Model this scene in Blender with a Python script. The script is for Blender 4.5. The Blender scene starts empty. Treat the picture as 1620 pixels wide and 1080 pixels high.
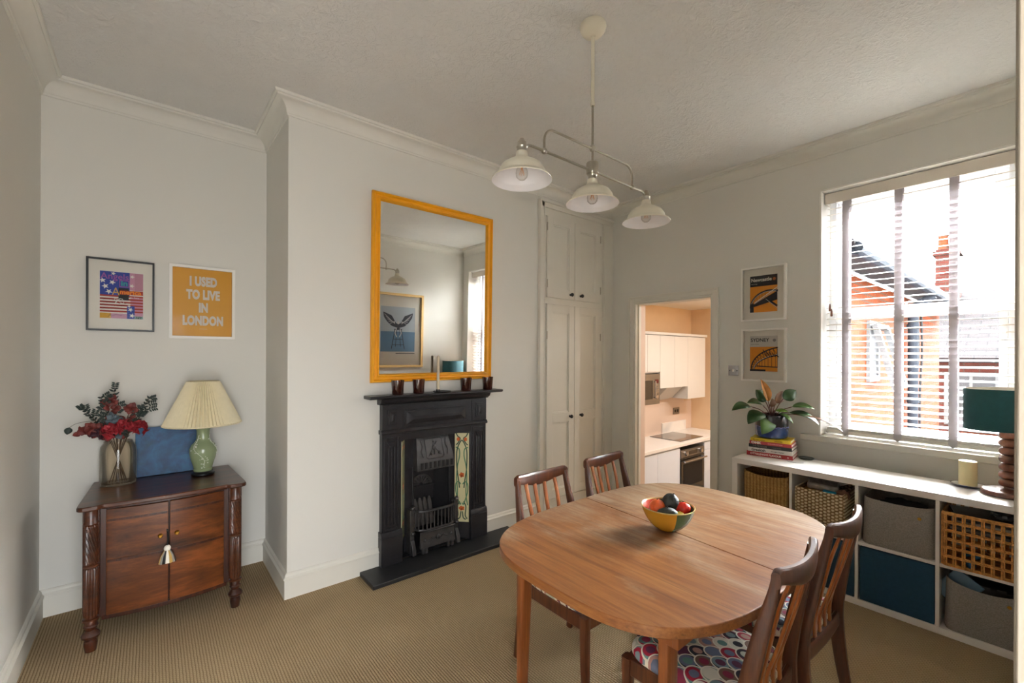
import bpy, math, random
from mathutils import Vector, Matrix, noise as mnoise
random.seed(7)
S = bpy.context.scene
C = S.collection
PI = math.pi
R = math.radians

# ------------------------------------------------------------------ camera
cam = bpy.data.cameras.new('camera'); cam_o = bpy.data.objects.new('camera', cam); C.objects.link(cam_o)
F_PX = 694.1
cam.sensor_fit = 'HORIZONTAL'; cam.sensor_width = 36.0; cam.lens = F_PX / 1620 * 36.0
cam.shift_y = 21.5 / 1620
cam.clip_start = 0.01; cam.clip_end = 200
_yaw = R(50.517)
_f = Vector((math.cos(_yaw), math.sin(_yaw), 0)); _r = Vector((math.sin(_yaw), -math.cos(_yaw), 0)); _u = Vector((0, 0, 1))
_a = R(0.228)
_R = _r * math.cos(_a) + _u * math.sin(_a); _U = _u * math.cos(_a) - _r * math.sin(_a)
M = Matrix((( _R.x, _U.x, -_f.x, 0), (_R.y, _U.y, -_f.y, 0), (_R.z, _U.z, -_f.z, 1.52), (0, 0, 0, 1)))
cam_o.matrix_world = M
S.camera = cam_o

# ------------------------------------------------------------------ light
SKY = 6.0
w = bpy.data.worlds.new('world'); S.world = w; w.use_nodes = True
nt = w.node_tree; nt.nodes.clear()
out = nt.nodes.new('ShaderNodeOutputWorld'); bg = nt.nodes.new('ShaderNodeBackground')
tc = nt.nodes.new('ShaderNodeTexCoord'); sep = nt.nodes.new('ShaderNodeSeparateXYZ'); cr = nt.nodes.new('ShaderNodeValToRGB')
nt.links.new(tc.outputs['Generated'], sep.inputs[0]); nt.links.new(sep.outputs['Z'], cr.inputs[0])
cr.color_ramp.elements[0].position = 0.0; cr.color_ramp.elements[0].color = (.70, .70, .70, 1)
cr.color_ramp.elements[1].position = 0.05; cr.color_ramp.elements[1].color = (.93, .96, 1.0, 1)
nt.links.new(cr.outputs[0], bg.inputs[0]); bg.inputs[1].default_value = SKY
nt.links.new(bg.outputs[0], out.inputs[0])

def lamp(name, kind, loc, rot, energy, color=(1, 1, 1), **kw):
    l = bpy.data.lights.new(name, kind); o = bpy.data.objects.new(name, l); C.objects.link(o)
    o.location = loc; o.rotation_euler = rot; l.energy = energy; l.color = color
    for k, v in kw.items():
        if k == 'portal': l.cycles.is_portal = True
        else: setattr(l, k, v)
    return o
# soft, veiled sun in front of the window (through thin cloud)
sd = Vector((-0.82, -0.16, -0.50)).normalized()
sun = lamp('hazy_sun', 'SUN', (8, 0, 6), sd.to_track_quat('-Z', 'Y').to_euler(), 100.0, (.95, .98, 1.0), angle=R(70))
# portals guiding daylight through the window and the doorway behind the camera
lamp('window_portal', 'AREA', (4.11, .585, 1.845), (0, R(90), 0), 1, shape='RECTANGLE', size=1.83, size_y=.98, portal=True)
lamp('doorway_portal', 'AREA', (-.05, -.86, 1.2), (R(90), 0, 0), 1, shape='RECTANGLE', size=1.28, size_y=2.36, portal=True)
# kitchen ceiling downlights
for kx, ky in ((5.5, 1.75), (6.3, 1.75), (4.9, 2.1)):
    lamp('kitchen_downlight', 'AREA', (kx, ky, 2.24), (0, 0, 0), 7, (1.0, .97, .93), shape='DISK', size=.16)
S.view_settings.view_transform = 'Standard'; S.view_settings.look = 'None'
S.view_settings.exposure = 1.36; S.view_settings.gamma = 1; S.view_settings.use_curve_mapping = False
S.cycles.max_bounces = 10; S.cycles.diffuse_bounces = 6; S.cycles.caustics_reflective = False; S.cycles.caustics_refractive = False
S.cycles.sample_clamp_indirect = 6.0
S.cycles.use_denoising = True

# ------------------------------------------------------------------ materials
def lin(h):
    h = h.lstrip('#'); v = [int(h[i:i+2], 16) / 255 for i in (0, 2, 4)]
    return tuple((c / 12.92 if c <= .04045 else ((c + .055) / 1.055) ** 2.4) for c in v) + (1,)

class NT:
    def __init__(s, name):
        s.m = bpy.data.materials.new(name); s.m.use_nodes = True
        s.t = s.m.node_tree; s.t.nodes.clear()
        s.out = s.n('ShaderNodeOutputMaterial')
        s.b = s.n('ShaderNodeBsdfPrincipled'); s.l(s.b.outputs[0], s.out.inputs[0])
    def n(s, k): return s.t.nodes.new(k)
    def l(s, a, b): s.t.links.new(a, b)
    def co(s, scale=(1, 1, 1), rot=(0, 0, 0), kind='Object'):
        t = s.n('ShaderNodeTexCoord'); m = s.n('ShaderNodeMapping'); s.l(t.outputs[kind], m.inputs[0])
        m.inputs['Scale'].default_value = scale; m.inputs['Rotation'].default_value = rot
        return m.outputs[0]
    def noise(s, vec, scale, detail=3, rough=.5, dist=0):
        n = s.n('ShaderNodeTexNoise'); s.l(vec, n.inputs['Vector'])
        n.inputs['Scale'].default_value = scale; n.inputs['Detail'].default_value = detail
        n.inputs['Roughness'].default_value = rough; n.inputs['Distortion'].default_value = dist
        return n.outputs[0]
    def ramp(s, fac, stops, interp='LINEAR'):
        r = s.n('ShaderNodeValToRGB'); s.l(fac, r.inputs[0]); e = r.color_ramp.elements
        r.color_ramp.interpolation = interp
        while len(e) < len(stops): e.new(.5)
        for i, (p, c) in enumerate(stops):
            e[i].position = p; e[i].color = c if isinstance(c, tuple) else (c, c, c, 1)
        return r.outputs[0]
    def mix(s, fac, a, b, mode='MIX'):
        x = s.n('ShaderNodeMix'); x.data_type = 'RGBA'; x.blend_type = mode
        for i, v in ((0, fac), (6, a), (7, b)):
            if isinstance(v, (int, float)): x.inputs[i].default_value = v
            elif isinstance(v, tuple): x.inputs[i].default_value = v
            else: s.l(v, x.inputs[i])
        return x.outputs[2]
    def math(s, op, a, b=None, c=None):
        x = s.n('ShaderNodeMath'); x.operation = op
        for i, v in enumerate((a, b, c)):
            if v is None: continue
            if isinstance(v, (int, float)): x.inputs[i].default_value = v
            else: s.l(v, x.inputs[i])
        return x.outputs[0]
    def bump(s, h, strength, dist=.01):
        b = s.n('ShaderNodeBump'); s.l(h, b.inputs['Height']); b.inputs['Strength'].default_value = strength
        b.inputs['Distance'].default_value = dist; s.l(b.outputs[0], s.b.inputs['Normal'])
    def col(s, v):
        if isinstance(v, tuple): s.b.inputs['Base Color'].default_value = v
        else: s.l(v, s.b.inputs['Base Color'])
    def set(s, rough=.5, metal=0, spec=.5, coat=0):
        s.b.inputs['Roughness'].default_value = rough; s.b.inputs['Metallic'].default_value = metal
        s.b.inputs['Specular IOR Level'].default_value = spec; s.b.inputs['Coat Weight'].default_value = coat
        return s

def plain(name, hexc, rough=.5, metal=0, bump=0, bscale=40, bdist=.002, var=0.05, vscale=6, spec=.5, coat=0):
    t = NT(name); c = lin(hexc); v = t.co()
    n = t.noise(v, vscale, 3)
    lo = tuple(x * (1 - var) for x in c[:3]) + (1,); hi = tuple(min(1, x * (1 + var)) for x in c[:3]) + (1,)
    t.col(t.ramp(n, [(.3, lo), (.7, hi)])); t.set(rough, metal, spec, coat)
    if bump: t.bump(t.noise(v, bscale, 4), bump, bdist)
    return t.m

def wood(name, dark, mid, light, axis='y', scale=1.0, rough=.4, coat=0, fade=None, bump=.15, stretch=14):
    t = NT(name)
    k = {'x': (1, stretch, stretch), 'y': (stretch, 1, stretch), 'z': (stretch, stretch, 1)}[axis]
    v = t.co(tuple(a * scale for a in k))
    n1 = t.noise(v, 1.6, 5, .6, .6); n2 = t.noise(v, 7, 4, .7, .2)
    f = t.math('ADD', t.math('MULTIPLY', n1, .65), t.math('MULTIPLY', n2, .35))
    c = t.ramp(f, [(.32, lin(dark)), (.5, lin(mid)), (.68, lin(light))])
    if fade:
        big = t.noise(t.co((1.0, .6, 1)), 2.2, 5, .75, .3)
        streak = t.noise(v, 3.0, 5, .7)
        ff = t.math('MULTIPLY', t.ramp(big, [(.46, 0.0), (.62, 1.0)]), t.ramp(streak, [(.3, .25), (.62, .9)]))
        c = t.mix(ff, c, lin(fade))
    t.col(c); t.set(rough, 0, .5, coat)
    if coat: t.b.inputs['Coat Roughness'].default_value = .2
    if bump: t.bump(n2, bump, .001)
    return t.m

M_ = {}
# painted walls: warm off-white emulsion
def wallpaint(name, hexc):
    t = NT(name); v = t.co(); t.col(t.ramp(t.noise(v, 1.2, 3), [(.3, tuple(x * .985 for x in lin(hexc)[:3]) + (1,)), (.7, lin(hexc))]))
    t.set(.75, 0, .3); t.bump(t.noise(v, 60, 4), .08, .003); return t.m
M_['wall'] = wallpaint('wall_paint', '#dbd9d2')
M_['gloss'] = plain('cream_gloss_paint', '#dcd9cf', .48, var=.015, bump=.03, bscale=30)
M_['cornice'] = plain('cornice_paint', '#dbd9d1', .7, var=.02, bump=.05, bscale=50)
t = NT('textured_ceiling'); v = t.co(); t.col(t.ramp(t.noise(v, 2, 3), [(.3, lin('#dddcd9')), (.7, lin('#e3e2df'))])); t.set(.8, 0, .3)
h1 = t.ramp(t.noise(v, 26, 6, .62, 1.2), [(.42, 0.0), (.62, 1.0)]); h2 = t.noise(v, 90, 3, .6, .5)
t.bump(t.math('ADD', h1, t.math('MULTIPLY', h2, .4)), .62, .006); M_['ceiling'] = t.m
# ribbed loop carpet
t = NT('ribbed_loop_carpet'); v = t.co(); sp = t.n('ShaderNodeSeparateXYZ'); t.l(v, sp.inputs[0])
jx = t.noise(t.co((1, 1, 1)), 30, 2)
gx = t.math('FRACT', t.math('ADD', t.math('MULTIPLY', sp.outputs[0], 1 / .0125), t.math('MULTIPLY', jx, .35)))
row = t.math('FLOOR', t.math('MULTIPLY', sp.outputs[0], 1 / .0125))
gy = t.math('FRACT', t.math('ADD', t.math('MULTIPLY', sp.outputs[1], 1 / .016), t.math('MULTIPLY', row, .5)))
rx = t.math('SINE', t.math('MULTIPLY', gx, PI)); ry = t.math('SINE', t.math('MULTIPLY', gy, PI))
hgt = t.math('MULTIPLY', t.math('POWER', rx, .6), t.math('ADD', .55, t.math('MULTIPLY', ry, .45)))
cc = t.ramp(hgt, [(.1, lin('#5a4a36')), (.45, lin('#967f60')), (.9, lin('#b29c7b'))])
cc = t.mix(.25, cc, t.ramp(t.noise(v, 220, 2), [(.3, lin('#806c50')), (.7, lin('#c2ae8b'))]))
t.col(cc); t.set(.95, 0, .1); t.bump(hgt, .7, .005); M_['carpet'] = t.m

M_['mahog'] = wood('mahogany', '#241109', '#472311', '#68361b', 'x', 1.2, .32, .25, stretch=9)
M_['mahog_door'] = wood('figured_mahogany', '#2b150b', '#5c2e11', '#8a4b20', 'x', 1.0, .3, .3, stretch=6)
M_['mahog_dark'] = wood('dark_mahogany', '#1c0c07', '#3a1a0e', '#562812', 'z', 1.5, .35, .2)
t = NT('teak_tabletop'); v = t.co((20, 1.1, 20), (0, 0, R(-4))); n1 = t.noise(v, 1.3, 6, .62, .25); n2 = t.noise(v, 4.5, 6, .75, .1); n3 = t.noise(t.co((1, 1, 1)), 1.5, 2)
c = t.ramp(t.math('ADD', t.math('MULTIPLY', n1, .55), t.math('MULTIPLY', n2, .45)), [(.34, lin('#552c12')), (.46, lin('#70401b')), (.56, lin('#815127')), (.7, lin('#926539'))])
c = t.mix(t.ramp(t.noise(t.co((70, 1.6, 70), (0, 0, R(-4))), 1.0, 3, .6), [(.62, 0.0), (.70, .55)]), c, lin('#42240f'))
sp = t.n('ShaderNodeSeparateXYZ'); t.l(t.co(), sp.inputs[0])
side = t.math('ADD', t.math('ADD', t.math('MULTIPLY', sp.outputs[0], .42), t.math('MULTIPLY', sp.outputs[1], .30)), .30)      # wear is heavier towards the window end
wear = t.math('ADD', t.math('MULTIPLY', t.noise(t.co((1.3, .6, 1)), 2.6, 6, .7, .4), .75), t.math('MULTIPLY', side, .32))
f = t.math('MULTIPLY', t.ramp(wear, [(.42, 0.0), (.60, 1.0)]), t.ramp(t.noise(t.co((30, 1.6, 30), (0, 0, R(-4))), 1.3, 5, .7), [(.36, .15), (.58, .85)]))
t.col(t.mix(f, c, lin('#a3927a'))); t.set(.36, 0, .5, .06); t.b.inputs['Coat Roughness'].default_value = .25; t.bump(n2, .12, .0008); M_['teak'] = t.m
M_['teak_leg'] = wood('teak_leg', '#54290f', '#703b18', '#8a4f24', 'z', 1.5, .35, .1)
M_['chairwood'] = wood('afrormosia_chair_frame', '#33180c', '#4c2512', '#64381b', 'z', 1.6, .36, .15)
M_['slat'] = wood('chair_slat_wood', '#6e3814', '#8f5020', '#ab6a33', 'z', 1.6, .32, .2)
M_['iron'] = plain('blackleaded_cast_iron', '#2b2a2d', .34, .35, bump=.25, bscale=70, bdist=.0015, var=.2, vscale=14)
M_['iron_lite'] = plain('polished_cast_iron', '#4c4a4a', .36, .6, bump=.2, bscale=60, bdist=.0015, var=.2, vscale=20)
M_['soot'] = plain('sooty_iron', '#17161a', .7, .1, var=.3)
M_['slate'] = plain('black_slate_tile', '#1f2022', .45, bump=.25, bscale=25, var=.25, vscale=4)
M_['brickrib'] = plain('grey_fire_brick', '#4a4543', .8, var=.2)
M_['ochre'] = plain('ochre_painted_frame', '#e09b12', .42, var=.05, vscale=12, bump=.08)
M_['black'] = plain('black_paint', '#121214', .4, var=.1)
M_['white'] = plain('white_satin', '#ece9e3', .45, var=.01)
M_['shelfw'] = plain('white_laminate', '#f1eee9', .4, var=.01)
M_['mount'] = plain('ivory_mount_card', '#e9e4d8', .8, var=.01)
M_['brass'] = plain('brass', '#b98a3a', .3, 1.0, var=.1)
M_['nickel'] = plain('brushed_nickel', '#b4aea2', .28, 1.0, var=.05)
M_['chrome'] = plain('brushed_chrome', '#b9b9bb', .25, 1.0, var=.05)
M_['enamel'] = plain('cream_enamel', '#dcd5c2', .35, var=.02)
M_['enamel_in'] = plain('white_enamel', '#e6e4e6', .35, var=.01)
M_['celadon'] = plain('celadon_glaze', '#8d9a74', .25, var=.06, coat=.4)
M_['relief'] = plain('white_slip_relief', '#d5d8c8', .5)
M_['pleat'] = plain('cream_pleated_silk', '#ddd2b2', .7, var=.03, vscale=40)
M_['teal'] = plain('teal_fabric', '#235257', .85, bump=.3, bscale=400, bdist=.0006, var=.08, vscale=30)
M_['tealbox'] = plain('dark_teal_fabric', '#1c425a', .9, bump=.3, bscale=300, bdist=.0008, var=.1, vscale=60)
M_['felt'] = plain('grey_felt', '#8d8780', .95, bump=.4, bscale=260, bdist=.0012, var=.22, vscale=180)
M_['walnut'] = wood('turned_walnut', '#4b2b20', '#70432f', '#8c5a42', 'z', 3, .35, .2, stretch=5)
M_['wax'] = plain('cream_wax', '#e9dfae', .5, var=.03)
M_['cobalt'] = plain('cobalt_rim_glaze', '#26346e', .2, coat=.5)
M_['china'] = plain('white_china', '#d9d9d6', .2)
M_['candle'] = plain('taupe_wax', '#c3b69d', .5)
M_['ladder'] = plain('grey_ladder_tape', '#b7b2b4', .85, bump=.3, bscale=500, bdist=.0004)
t = NT('grey_ladder_tape_cloth'); t.col(lin('#cdc8ca')); t.set(.9, 0, .1)
tr_ = t.n('ShaderNodeBsdfTranslucent'); tr_.inputs[0].default_value = lin('#d5d0d4'); mx_ = t.n('ShaderNodeMixShader'); mx_.inputs[0].default_value = .35
t.l(t.b.outputs[0], mx_.inputs[1]); t.l(tr_.outputs[0], mx_.inputs[2]); t.l(mx_.outputs[0], t.out.inputs[0]); M_['ladder'] = t.m
M_['blind'] = plain('white_painted_slat', '#e4dfd7', .4, var=.01)
M_['valance'] = plain('valance_paint', '#ddd4c8', .45, var=.01)
M_['upvc'] = plain('white_window_frame', '#e2e4e6', .4, var=.01)
M_['dark'] = plain('near_black', '#0c0c0e', .6)
M_['kwall'] = plain('peach_kitchen_paint', '#dfc3a0', .8, var=.02)
M_['kpink'] = plain('pale_pink_splashback', '#dfcabb', .6, var=.01)
M_['kunit'] = plain('pale_matt_kitchen_door', '#d6d4d0', .5, var=.01)
M_['kbase'] = plain('white_matt_kitchen_door', '#e2eaf6', .5, var=.01)
M_['kworktop'] = plain('white_quartz', '#efece8', .3, var=.01)
M_['steel'] = plain('stainless_steel', '#8f8b86', .3, .9, var=.04)
M_['blackglass'] = plain('black_glass', '#15120f', .06, var=.05, coat=.6)
M_['seagrass'] = None

def glassy(name, tint, fres=.12, rough=0.02, cap=1.0):
    m = bpy.data.materials.new(name); m.use_nodes = True; n = m.node_tree; n.nodes.clear()
    o = n.nodes.new('ShaderNodeOutputMaterial'); mx = n.nodes.new('ShaderNodeMixShader'); tr = n.nodes.new('ShaderNodeBsdfTransparent')
    gl = n.nodes.new('ShaderNodeBsdfGlossy'); fr = n.nodes.new('ShaderNodeLayerWeight'); fr.inputs[0].default_value = fres
    tr.inputs[0].default_value = tint; gl.inputs['Roughness'].default_value = rough
    mu = n.nodes.new('ShaderNodeMath'); mu.operation = 'MULTIPLY'; mu.inputs[1].default_value = cap; n.links.new(fr.outputs['Fresnel'], mu.inputs[0]); n.links.new(mu.outputs[0], mx.inputs[0]); n.links.new(tr.outputs[0], mx.inputs[1]); n.links.new(gl.outputs[0], mx.inputs[2])
    n.links.new(mx.outputs[0], o.inputs[0]); return m
M_['glass'] = glassy('window_glass', (.97, .98, .98, 1), .06)
M_['picglass'] = glassy('picture_glass', (.97, .97, .97, 1), .08)
M_['amberglass'] = glassy('smoked_amber_vase_glass', (.972, .945, .90, 1), .32, .03, .7)
M_['bulbglass'] = glassy('clear_bulb_glass', (.93, .92, .9, 1), .2, .02, .5)
M_['tumbler'] = plain('brown_mottled_glass', '#33150f', .12, var=.5, vscale=90, coat=.6, bump=.3, bscale=80)
t = NT('mirror_silver'); t.col((.92, .93, .92, 1)); t.set(0.0, 1.0); M_['mirror'] = t.m

# seat fabric: rows of overlapping ringed scallops
t = NT('scallop_seat_fabric'); v = t.co((1 / .036, 1 / .040, 1), (0, 0, R(0))); sp = t.n('ShaderNodeSeparateXYZ'); t.l(v, sp.inputs[0])
U, V = sp.outputs[0], sp.outputs[1]
k0 = t.math('FLOOR', V); dv = t.math('SUBTRACT', V, k0)
def scal(k, dvv):
    off = t.math('MODULO', t.math('ABSOLUTE', k), 2.0)
    cx = t.math('ADD', t.math('MULTIPLY', t.math('ROUND', t.math('MULTIPLY', t.math('SUBTRACT', U, off), .5)), 2.0), off)
    dx = t.math('SUBTRACT', U, cx)
    d2 = t.math('SQRT', t.math('ADD', t.math('MULTIPLY', dx, dx), t.math('MULTIPLY', dvv, dvv)))
    q = t.math('SUBTRACT', dvv, .18)
    d3 = t.math('SQRT', t.math('ADD', t.math('MULTIPLY', dx, dx), t.math('MULTIPLY', q, q)))
    return cx, d2, d3
cxa, da, da3 = scal(k0, dv)
k1 = t.math('ADD', k0, 1.0); cxb, db, db3 = scal(k1, t.math('SUBTRACT', dv, 1.0))
ins = t.math('LESS_THAN', da, 1.0)
def sel(a, b): return t.math('ADD', t.math('MULTIPLY', ins, a), t.math('MULTIPLY', t.math('SUBTRACT', 1.0, ins), b))
cx, kk, dd, d3 = sel(cxa, cxb), sel(k0, k1), sel(da, db), sel(da3, db3)
pal = [lin(x) for x in ('#7c2a40', '#5d807d', '#6d5347', '#cfc9bc', '#2b2a34', '#a98178', '#646b82', '#952438', '#98a398', '#542c44', '#b9b9a8', '#74868c')]
def rc(seed):
    wn = t.n('ShaderNodeTexWhiteNoise'); wn.noise_dimensions = '3D'; cb = t.n('ShaderNodeCombineXYZ')
    t.l(cx, cb.inputs[0]); t.l(kk, cb.inputs[1]); cb.inputs[2].default_value = seed; t.l(cb.outputs[0], wn.inputs['Vector'])
    return t.ramp(wn.outputs['Value'], [(i / len(pal), p) for i, p in enumerate(pal)], 'CONSTANT')
base = t.mix(t.math('LESS_THAN', d3, .72), rc(1.5), rc(2.5))
base = t.mix(t.math('LESS_THAN', d3, .42), base, rc(3.5))
edge = t.math('GREATER_THAN', dd, .88)
base = t.mix(edge, base, lin('#ddd6c6'))
t.col(base); t.set(.9, 0, .15); t.bump(t.noise(t.co(), 500, 2), .25, .0008); M_['fabric'] = t.m

# woven baskets
def weave(name, c1, c2, c3, su, sv, axis=('y', 'z')):
    t = NT(name); v = t.co(); sp = t.n('ShaderNodeSeparateXYZ'); t.l(v, sp.inputs[0]); o = {'x': 0, 'y': 1, 'z': 2}
    a = t.math('MULTIPLY', sp.outputs[o[axis[0]]], su); b = t.math('MULTIPLY', sp.outputs[o[axis[1]]], sv)
    col = t.math('FLOOR', a)
    fb = t.math('FRACT', t.math('ADD', b, t.math('MULTIPLY', col, .5)))
    ha = t.math('SINE', t.math('MULTIPLY', t.math('FRACT', a), PI)); hb = t.math('SINE', t.math('MULTIPLY', fb, PI))
    h = t.math('MULTIPLY', t.math('ADD', .3, t.math('MULTIPLY', ha, .7)), hb)
    n = t.noise(v, 60, 3, .6)
    f = t.math('ADD', t.math('MULTIPLY', h, .65), t.math('MULTIPLY', n, .5))
    t.col(t.ramp(f, [(.15, lin(c1)), (.5, lin(c2)), (.8, lin(c3))])); t.set(.8, 0, .2); t.bump(h, .9, .006)
    return t.m
M_['seagrass'] = weave('braided_seagrass', '#553619', '#a87a45', '#d2aa6c', 45, 130)
M_['chunky'] = weave('chequer_woven_rush', '#4f3620', '#9b7d58', '#dccbaa', 48, 48)
M_['rattan'] = plain('honey_rattan', '#c48a48', .6, var=.35, vscale=60, bump=.5, bscale=200)

# painting
t = NT('blue_abstract_paint'); v = t.co((1, 1, 1)); n = t.noise(v, 7, 6, .65, .8); n2 = t.noise(v, 18, 4)
c = t.ramp(n, [(.28, lin('#15243f')), (.45, lin('#1c3f6c')), (.58, lin('#285c8a')), (.75, lin('#504c6e'))])
t.col(t.mix(.25, c, t.ramp(n2, [(.3, lin('#1a2f58')), (.7, lin('#3a86a5'))]))); t.set(.55); t.bump(n2, .3, .002); M_['canvas'] = t.m
# brick, slates
def brick(name, c1, c2, mortar, sc=1.0, rot=(R(90), 0, R(90))):
    t = NT(name); v = t.co((1, 1, 1), (0, 0, 0)); sp = t.n('ShaderNodeSeparateXYZ'); t.l(v, sp.inputs[0]); cb = t.n('ShaderNodeCombineXYZ')
    t.l(t.math('ADD', sp.outputs[0], sp.outputs[1]), cb.inputs[0]); t.l(sp.outputs[2], cb.inputs[1])
    b = t.n('ShaderNodeTexBrick'); t.l(cb.outputs[0], b.inputs['Vector']); b.inputs['Scale'].default_value = 1 / sc
    b.inputs['Brick Width'].default_value = .225; b.inputs['Row Height'].default_value = .075; b.inputs['Mortar Size'].default_value = .009
    b.inputs['Color1'].default_value = lin(c1); b.inputs['Color2'].default_value = lin(c2); b.inputs['Mortar'].default_value = lin(mortar)
    n = t.noise(v, 5, 4); t.col(t.mix(t.ramp(n, [(.4, 0.0), (.8, .45)]), b.outputs[0], lin(c2)))
    t.set(.95, 0, .05); return t.m
M_['brick'] = brick('orange_brick', '#7d3f27', '#64331f', '#54443a')
M_['brick2'] = brick('red_brick', '#57302a', '#452420', '#463c36')
t = NT('slate_roof'); v = t.co(); b = t.n('ShaderNodeTexBrick'); t.l(t.co((1, 1, 1), (0, 0, R(90))), b.inputs['Vector']); b.inputs['Scale'].default_value = 1
b.inputs['Brick Width'].default_value = .3; b.inputs['Row Height'].default_value = .2; b.inputs['Mortar Size'].default_value = .008
b.inputs['Color1'].default_value = lin('#2a2626'); b.inputs['Color2'].default_value = lin('#302b2b'); b.inputs['Mortar'].default_value = lin('#1c1c1d')
t.col(b.outputs[0]); t.set(.95, 0, .04); M_['slates'] = t.m
M_['timber'] = plain('weathered_grey_timber', '#333234', .8, var=.2)
M_['pipe'] = plain('grey_drainpipe', '#353940', .7, spec=.1)
M_['extwhite'] = plain('exterior_white', '#5a5a5b', .6)

def flat(name, h, rough=.6): return plain(name, h, rough, var=0.0)

# ------------------------------------------------------------------ mesh builder
class MB:
    def __init__(s): s.v = []; s.f = []; s.mi = []; s.xf = None
    def P(s, p):
        p = Vector(p)
        s.v.append(tuple(s.xf @ p) if s.xf is not None else tuple(p)); return len(s.v) - 1
    def face(s, idx, m=0): s.f.append(tuple(idx)); s.mi.append(m)
    def poly(s, pts, m=0): s.face([s.P(p) for p in pts], m)
    def box(s, x0, x1, y0, y1, z0, z1, m=0):
        i = [s.P((x, y, z)) for z in (z0, z1) for x, y in ((x0, y0), (x1, y0), (x1, y1), (x0, y1))]
        for q in ((3, 2, 1, 0), (4, 5, 6, 7), (0, 1, 5, 4), (1, 2, 6, 5), (2, 3, 7, 6), (3, 0, 4, 7)): s.face([i[k] for k in q], m)
        return s
    def rings(s, rs, m=0, closed=True, cap0=True, cap1=True, loop=False):
        idx = [[s.P(p) for p in r] for r in rs]; n = len(idx[0])
        pairs = list(zip(idx, idx[1:])) + ([(idx[-1], idx[0])] if loop else [])
        for a, b in pairs:
            for k in range(n if closed else n - 1):
                j = (k + 1) % n; s.face((a[k], a[j], b[j], b[k]), m)
        if closed and not loop:
            if cap0: s.face(idx[0][::-1], m)
            if cap1: s.face(idx[-1], m)
        return s
    def prism(s, poly, a, b, plane='xy', m=0):
        f = {'xy': lambda p, h: (p[0], p[1], h), 'xz': lambda p, h: (p[0], h, p[1]), 'yz': lambda p, h: (h, p[0], p[1])}[plane]
        return s.rings([[f(p, a) for p in poly], [f(p, b) for p in poly]], m)
    def lathe(s, prof, c=(0, 0, 0), seg=32, m=0, cap0=True, cap1=True, mf=None, sx=1, sy=1, rot=0):
        rs = []
        for r, z in prof:
            rs.append([(c[0] + (r * sx * math.cos(2 * PI * k / seg) * math.cos(rot) - r * sy * math.sin(2 * PI * k / seg) * math.sin(rot)),
                        c[1] + (r * sx * math.cos(2 * PI * k / seg) * math.sin(rot) + r * sy * math.sin(2 * PI * k / seg) * math.cos(rot)), c[2] + z) for k in range(seg)])
        st = len(s.f); s.rings(rs, m, True, cap0, cap1)
        if mf:
            nf = len(prof) - 1
            for i in range(nf):
                for k in range(seg): s.mi[st + i * seg + k] = mf(i, (k + .5) / seg * 2 * PI)
        return s
    def tube(s, path, r, seg=10, m=0, caps=True, loop=False):
        path = [Vector(p) for p in path]; n = len(path); rs = []
        up = None
        for i, p in enumerate(path):
            if loop: t = path[(i + 1) % n] - path[i - 1]
            else: t = path[min(i + 1, n - 1)] - path[max(i - 1, 0)]
            t.normalize()
            if up is None:
                up = t.orthogonal().normalized()
            up = (up - t * up.dot(t)); up = up.normalized() if up.length > 1e-6 else t.orthogonal().normalized()
            b = t.cross(up); rr = r[i] if isinstance(r, (list, tuple)) else r
            rs.append([p + up * (rr * math.cos(2 * PI * k / seg)) + b * (rr * math.sin(2 * PI * k / seg)) for k in range(seg)])
        return s.rings(rs, m, True, caps, caps, loop)
    def beam(s, path, sizes, side, m=0, pw=4.0, seg=12, caps=True):
        """superelliptic bar along path; sizes = (half width along side, half thickness)"""
        path = [Vector(p) for p in path]; side = Vector(side).normalized(); n = len(path); rs = []
        for i, p in enumerate(path):
            t = (path[min(i + 1, n - 1)] - path[max(i - 1, 0)]).normalized()
            sd = (side - t * side.dot(t)).normalized(); b = t.cross(sd)
            a, c = sizes[i] if isinstance(sizes, list) else sizes
            ring = []
            for k in range(seg):
                an = 2 * PI * (k + .5) / seg; co, si = math.cos(an), math.sin(an)
                ring.append(p + sd * (a * math.copysign(abs(co) ** (2 / pw), co)) + b * (c * math.copysign(abs(si) ** (2 / pw), si)))
            rs.append(ring)
        return s.rings(rs, m, True, caps, caps)
    def ball(s, c, r, m=0, seg=16, rg=10, sc=(1, 1, 1), wob=0, tw=None):
        prof = []
        rs = []
        for i in range(1, rg):
            a = PI * i / rg; ring = []
            for k in range(seg):
                b = 2 * PI * k / seg
                d = Vector((math.sin(a) * math.cos(b), math.sin(a) * math.sin(b), -math.cos(a)))
                q = r * (1 + (wob * mnoise.noise(d * 2.3 + Vector(c) * 9) if wob else 0))
                p = Vector((d.x * sc[0], d.y * sc[1], d.z * sc[2])) * q
                if tw is not None: p = tw @ p
                ring.append(Vector(c) + p)
            rs.append(ring)
        return s.rings(rs, m)
    def grid(s, fn, nu, nv, m=0, closeu=False):
        idx = [[s.P(fn(i / nu, j / nv)) for j in range(nv + 1)] for i in range(nu + (0 if closeu else 1))]
        for i in range(nu):
            a, b = idx[i], idx[(i + 1) % len(idx)]
            for j in range(nv): s.face((a[j], b[j], b[j + 1], a[j + 1]), m)
        return s
    def add(s, verts, faces, m=0):
        o = len(s.v)
        for p in verts: s.P(p)
        for f in faces: s.face([o + k for k in f], m)

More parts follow.
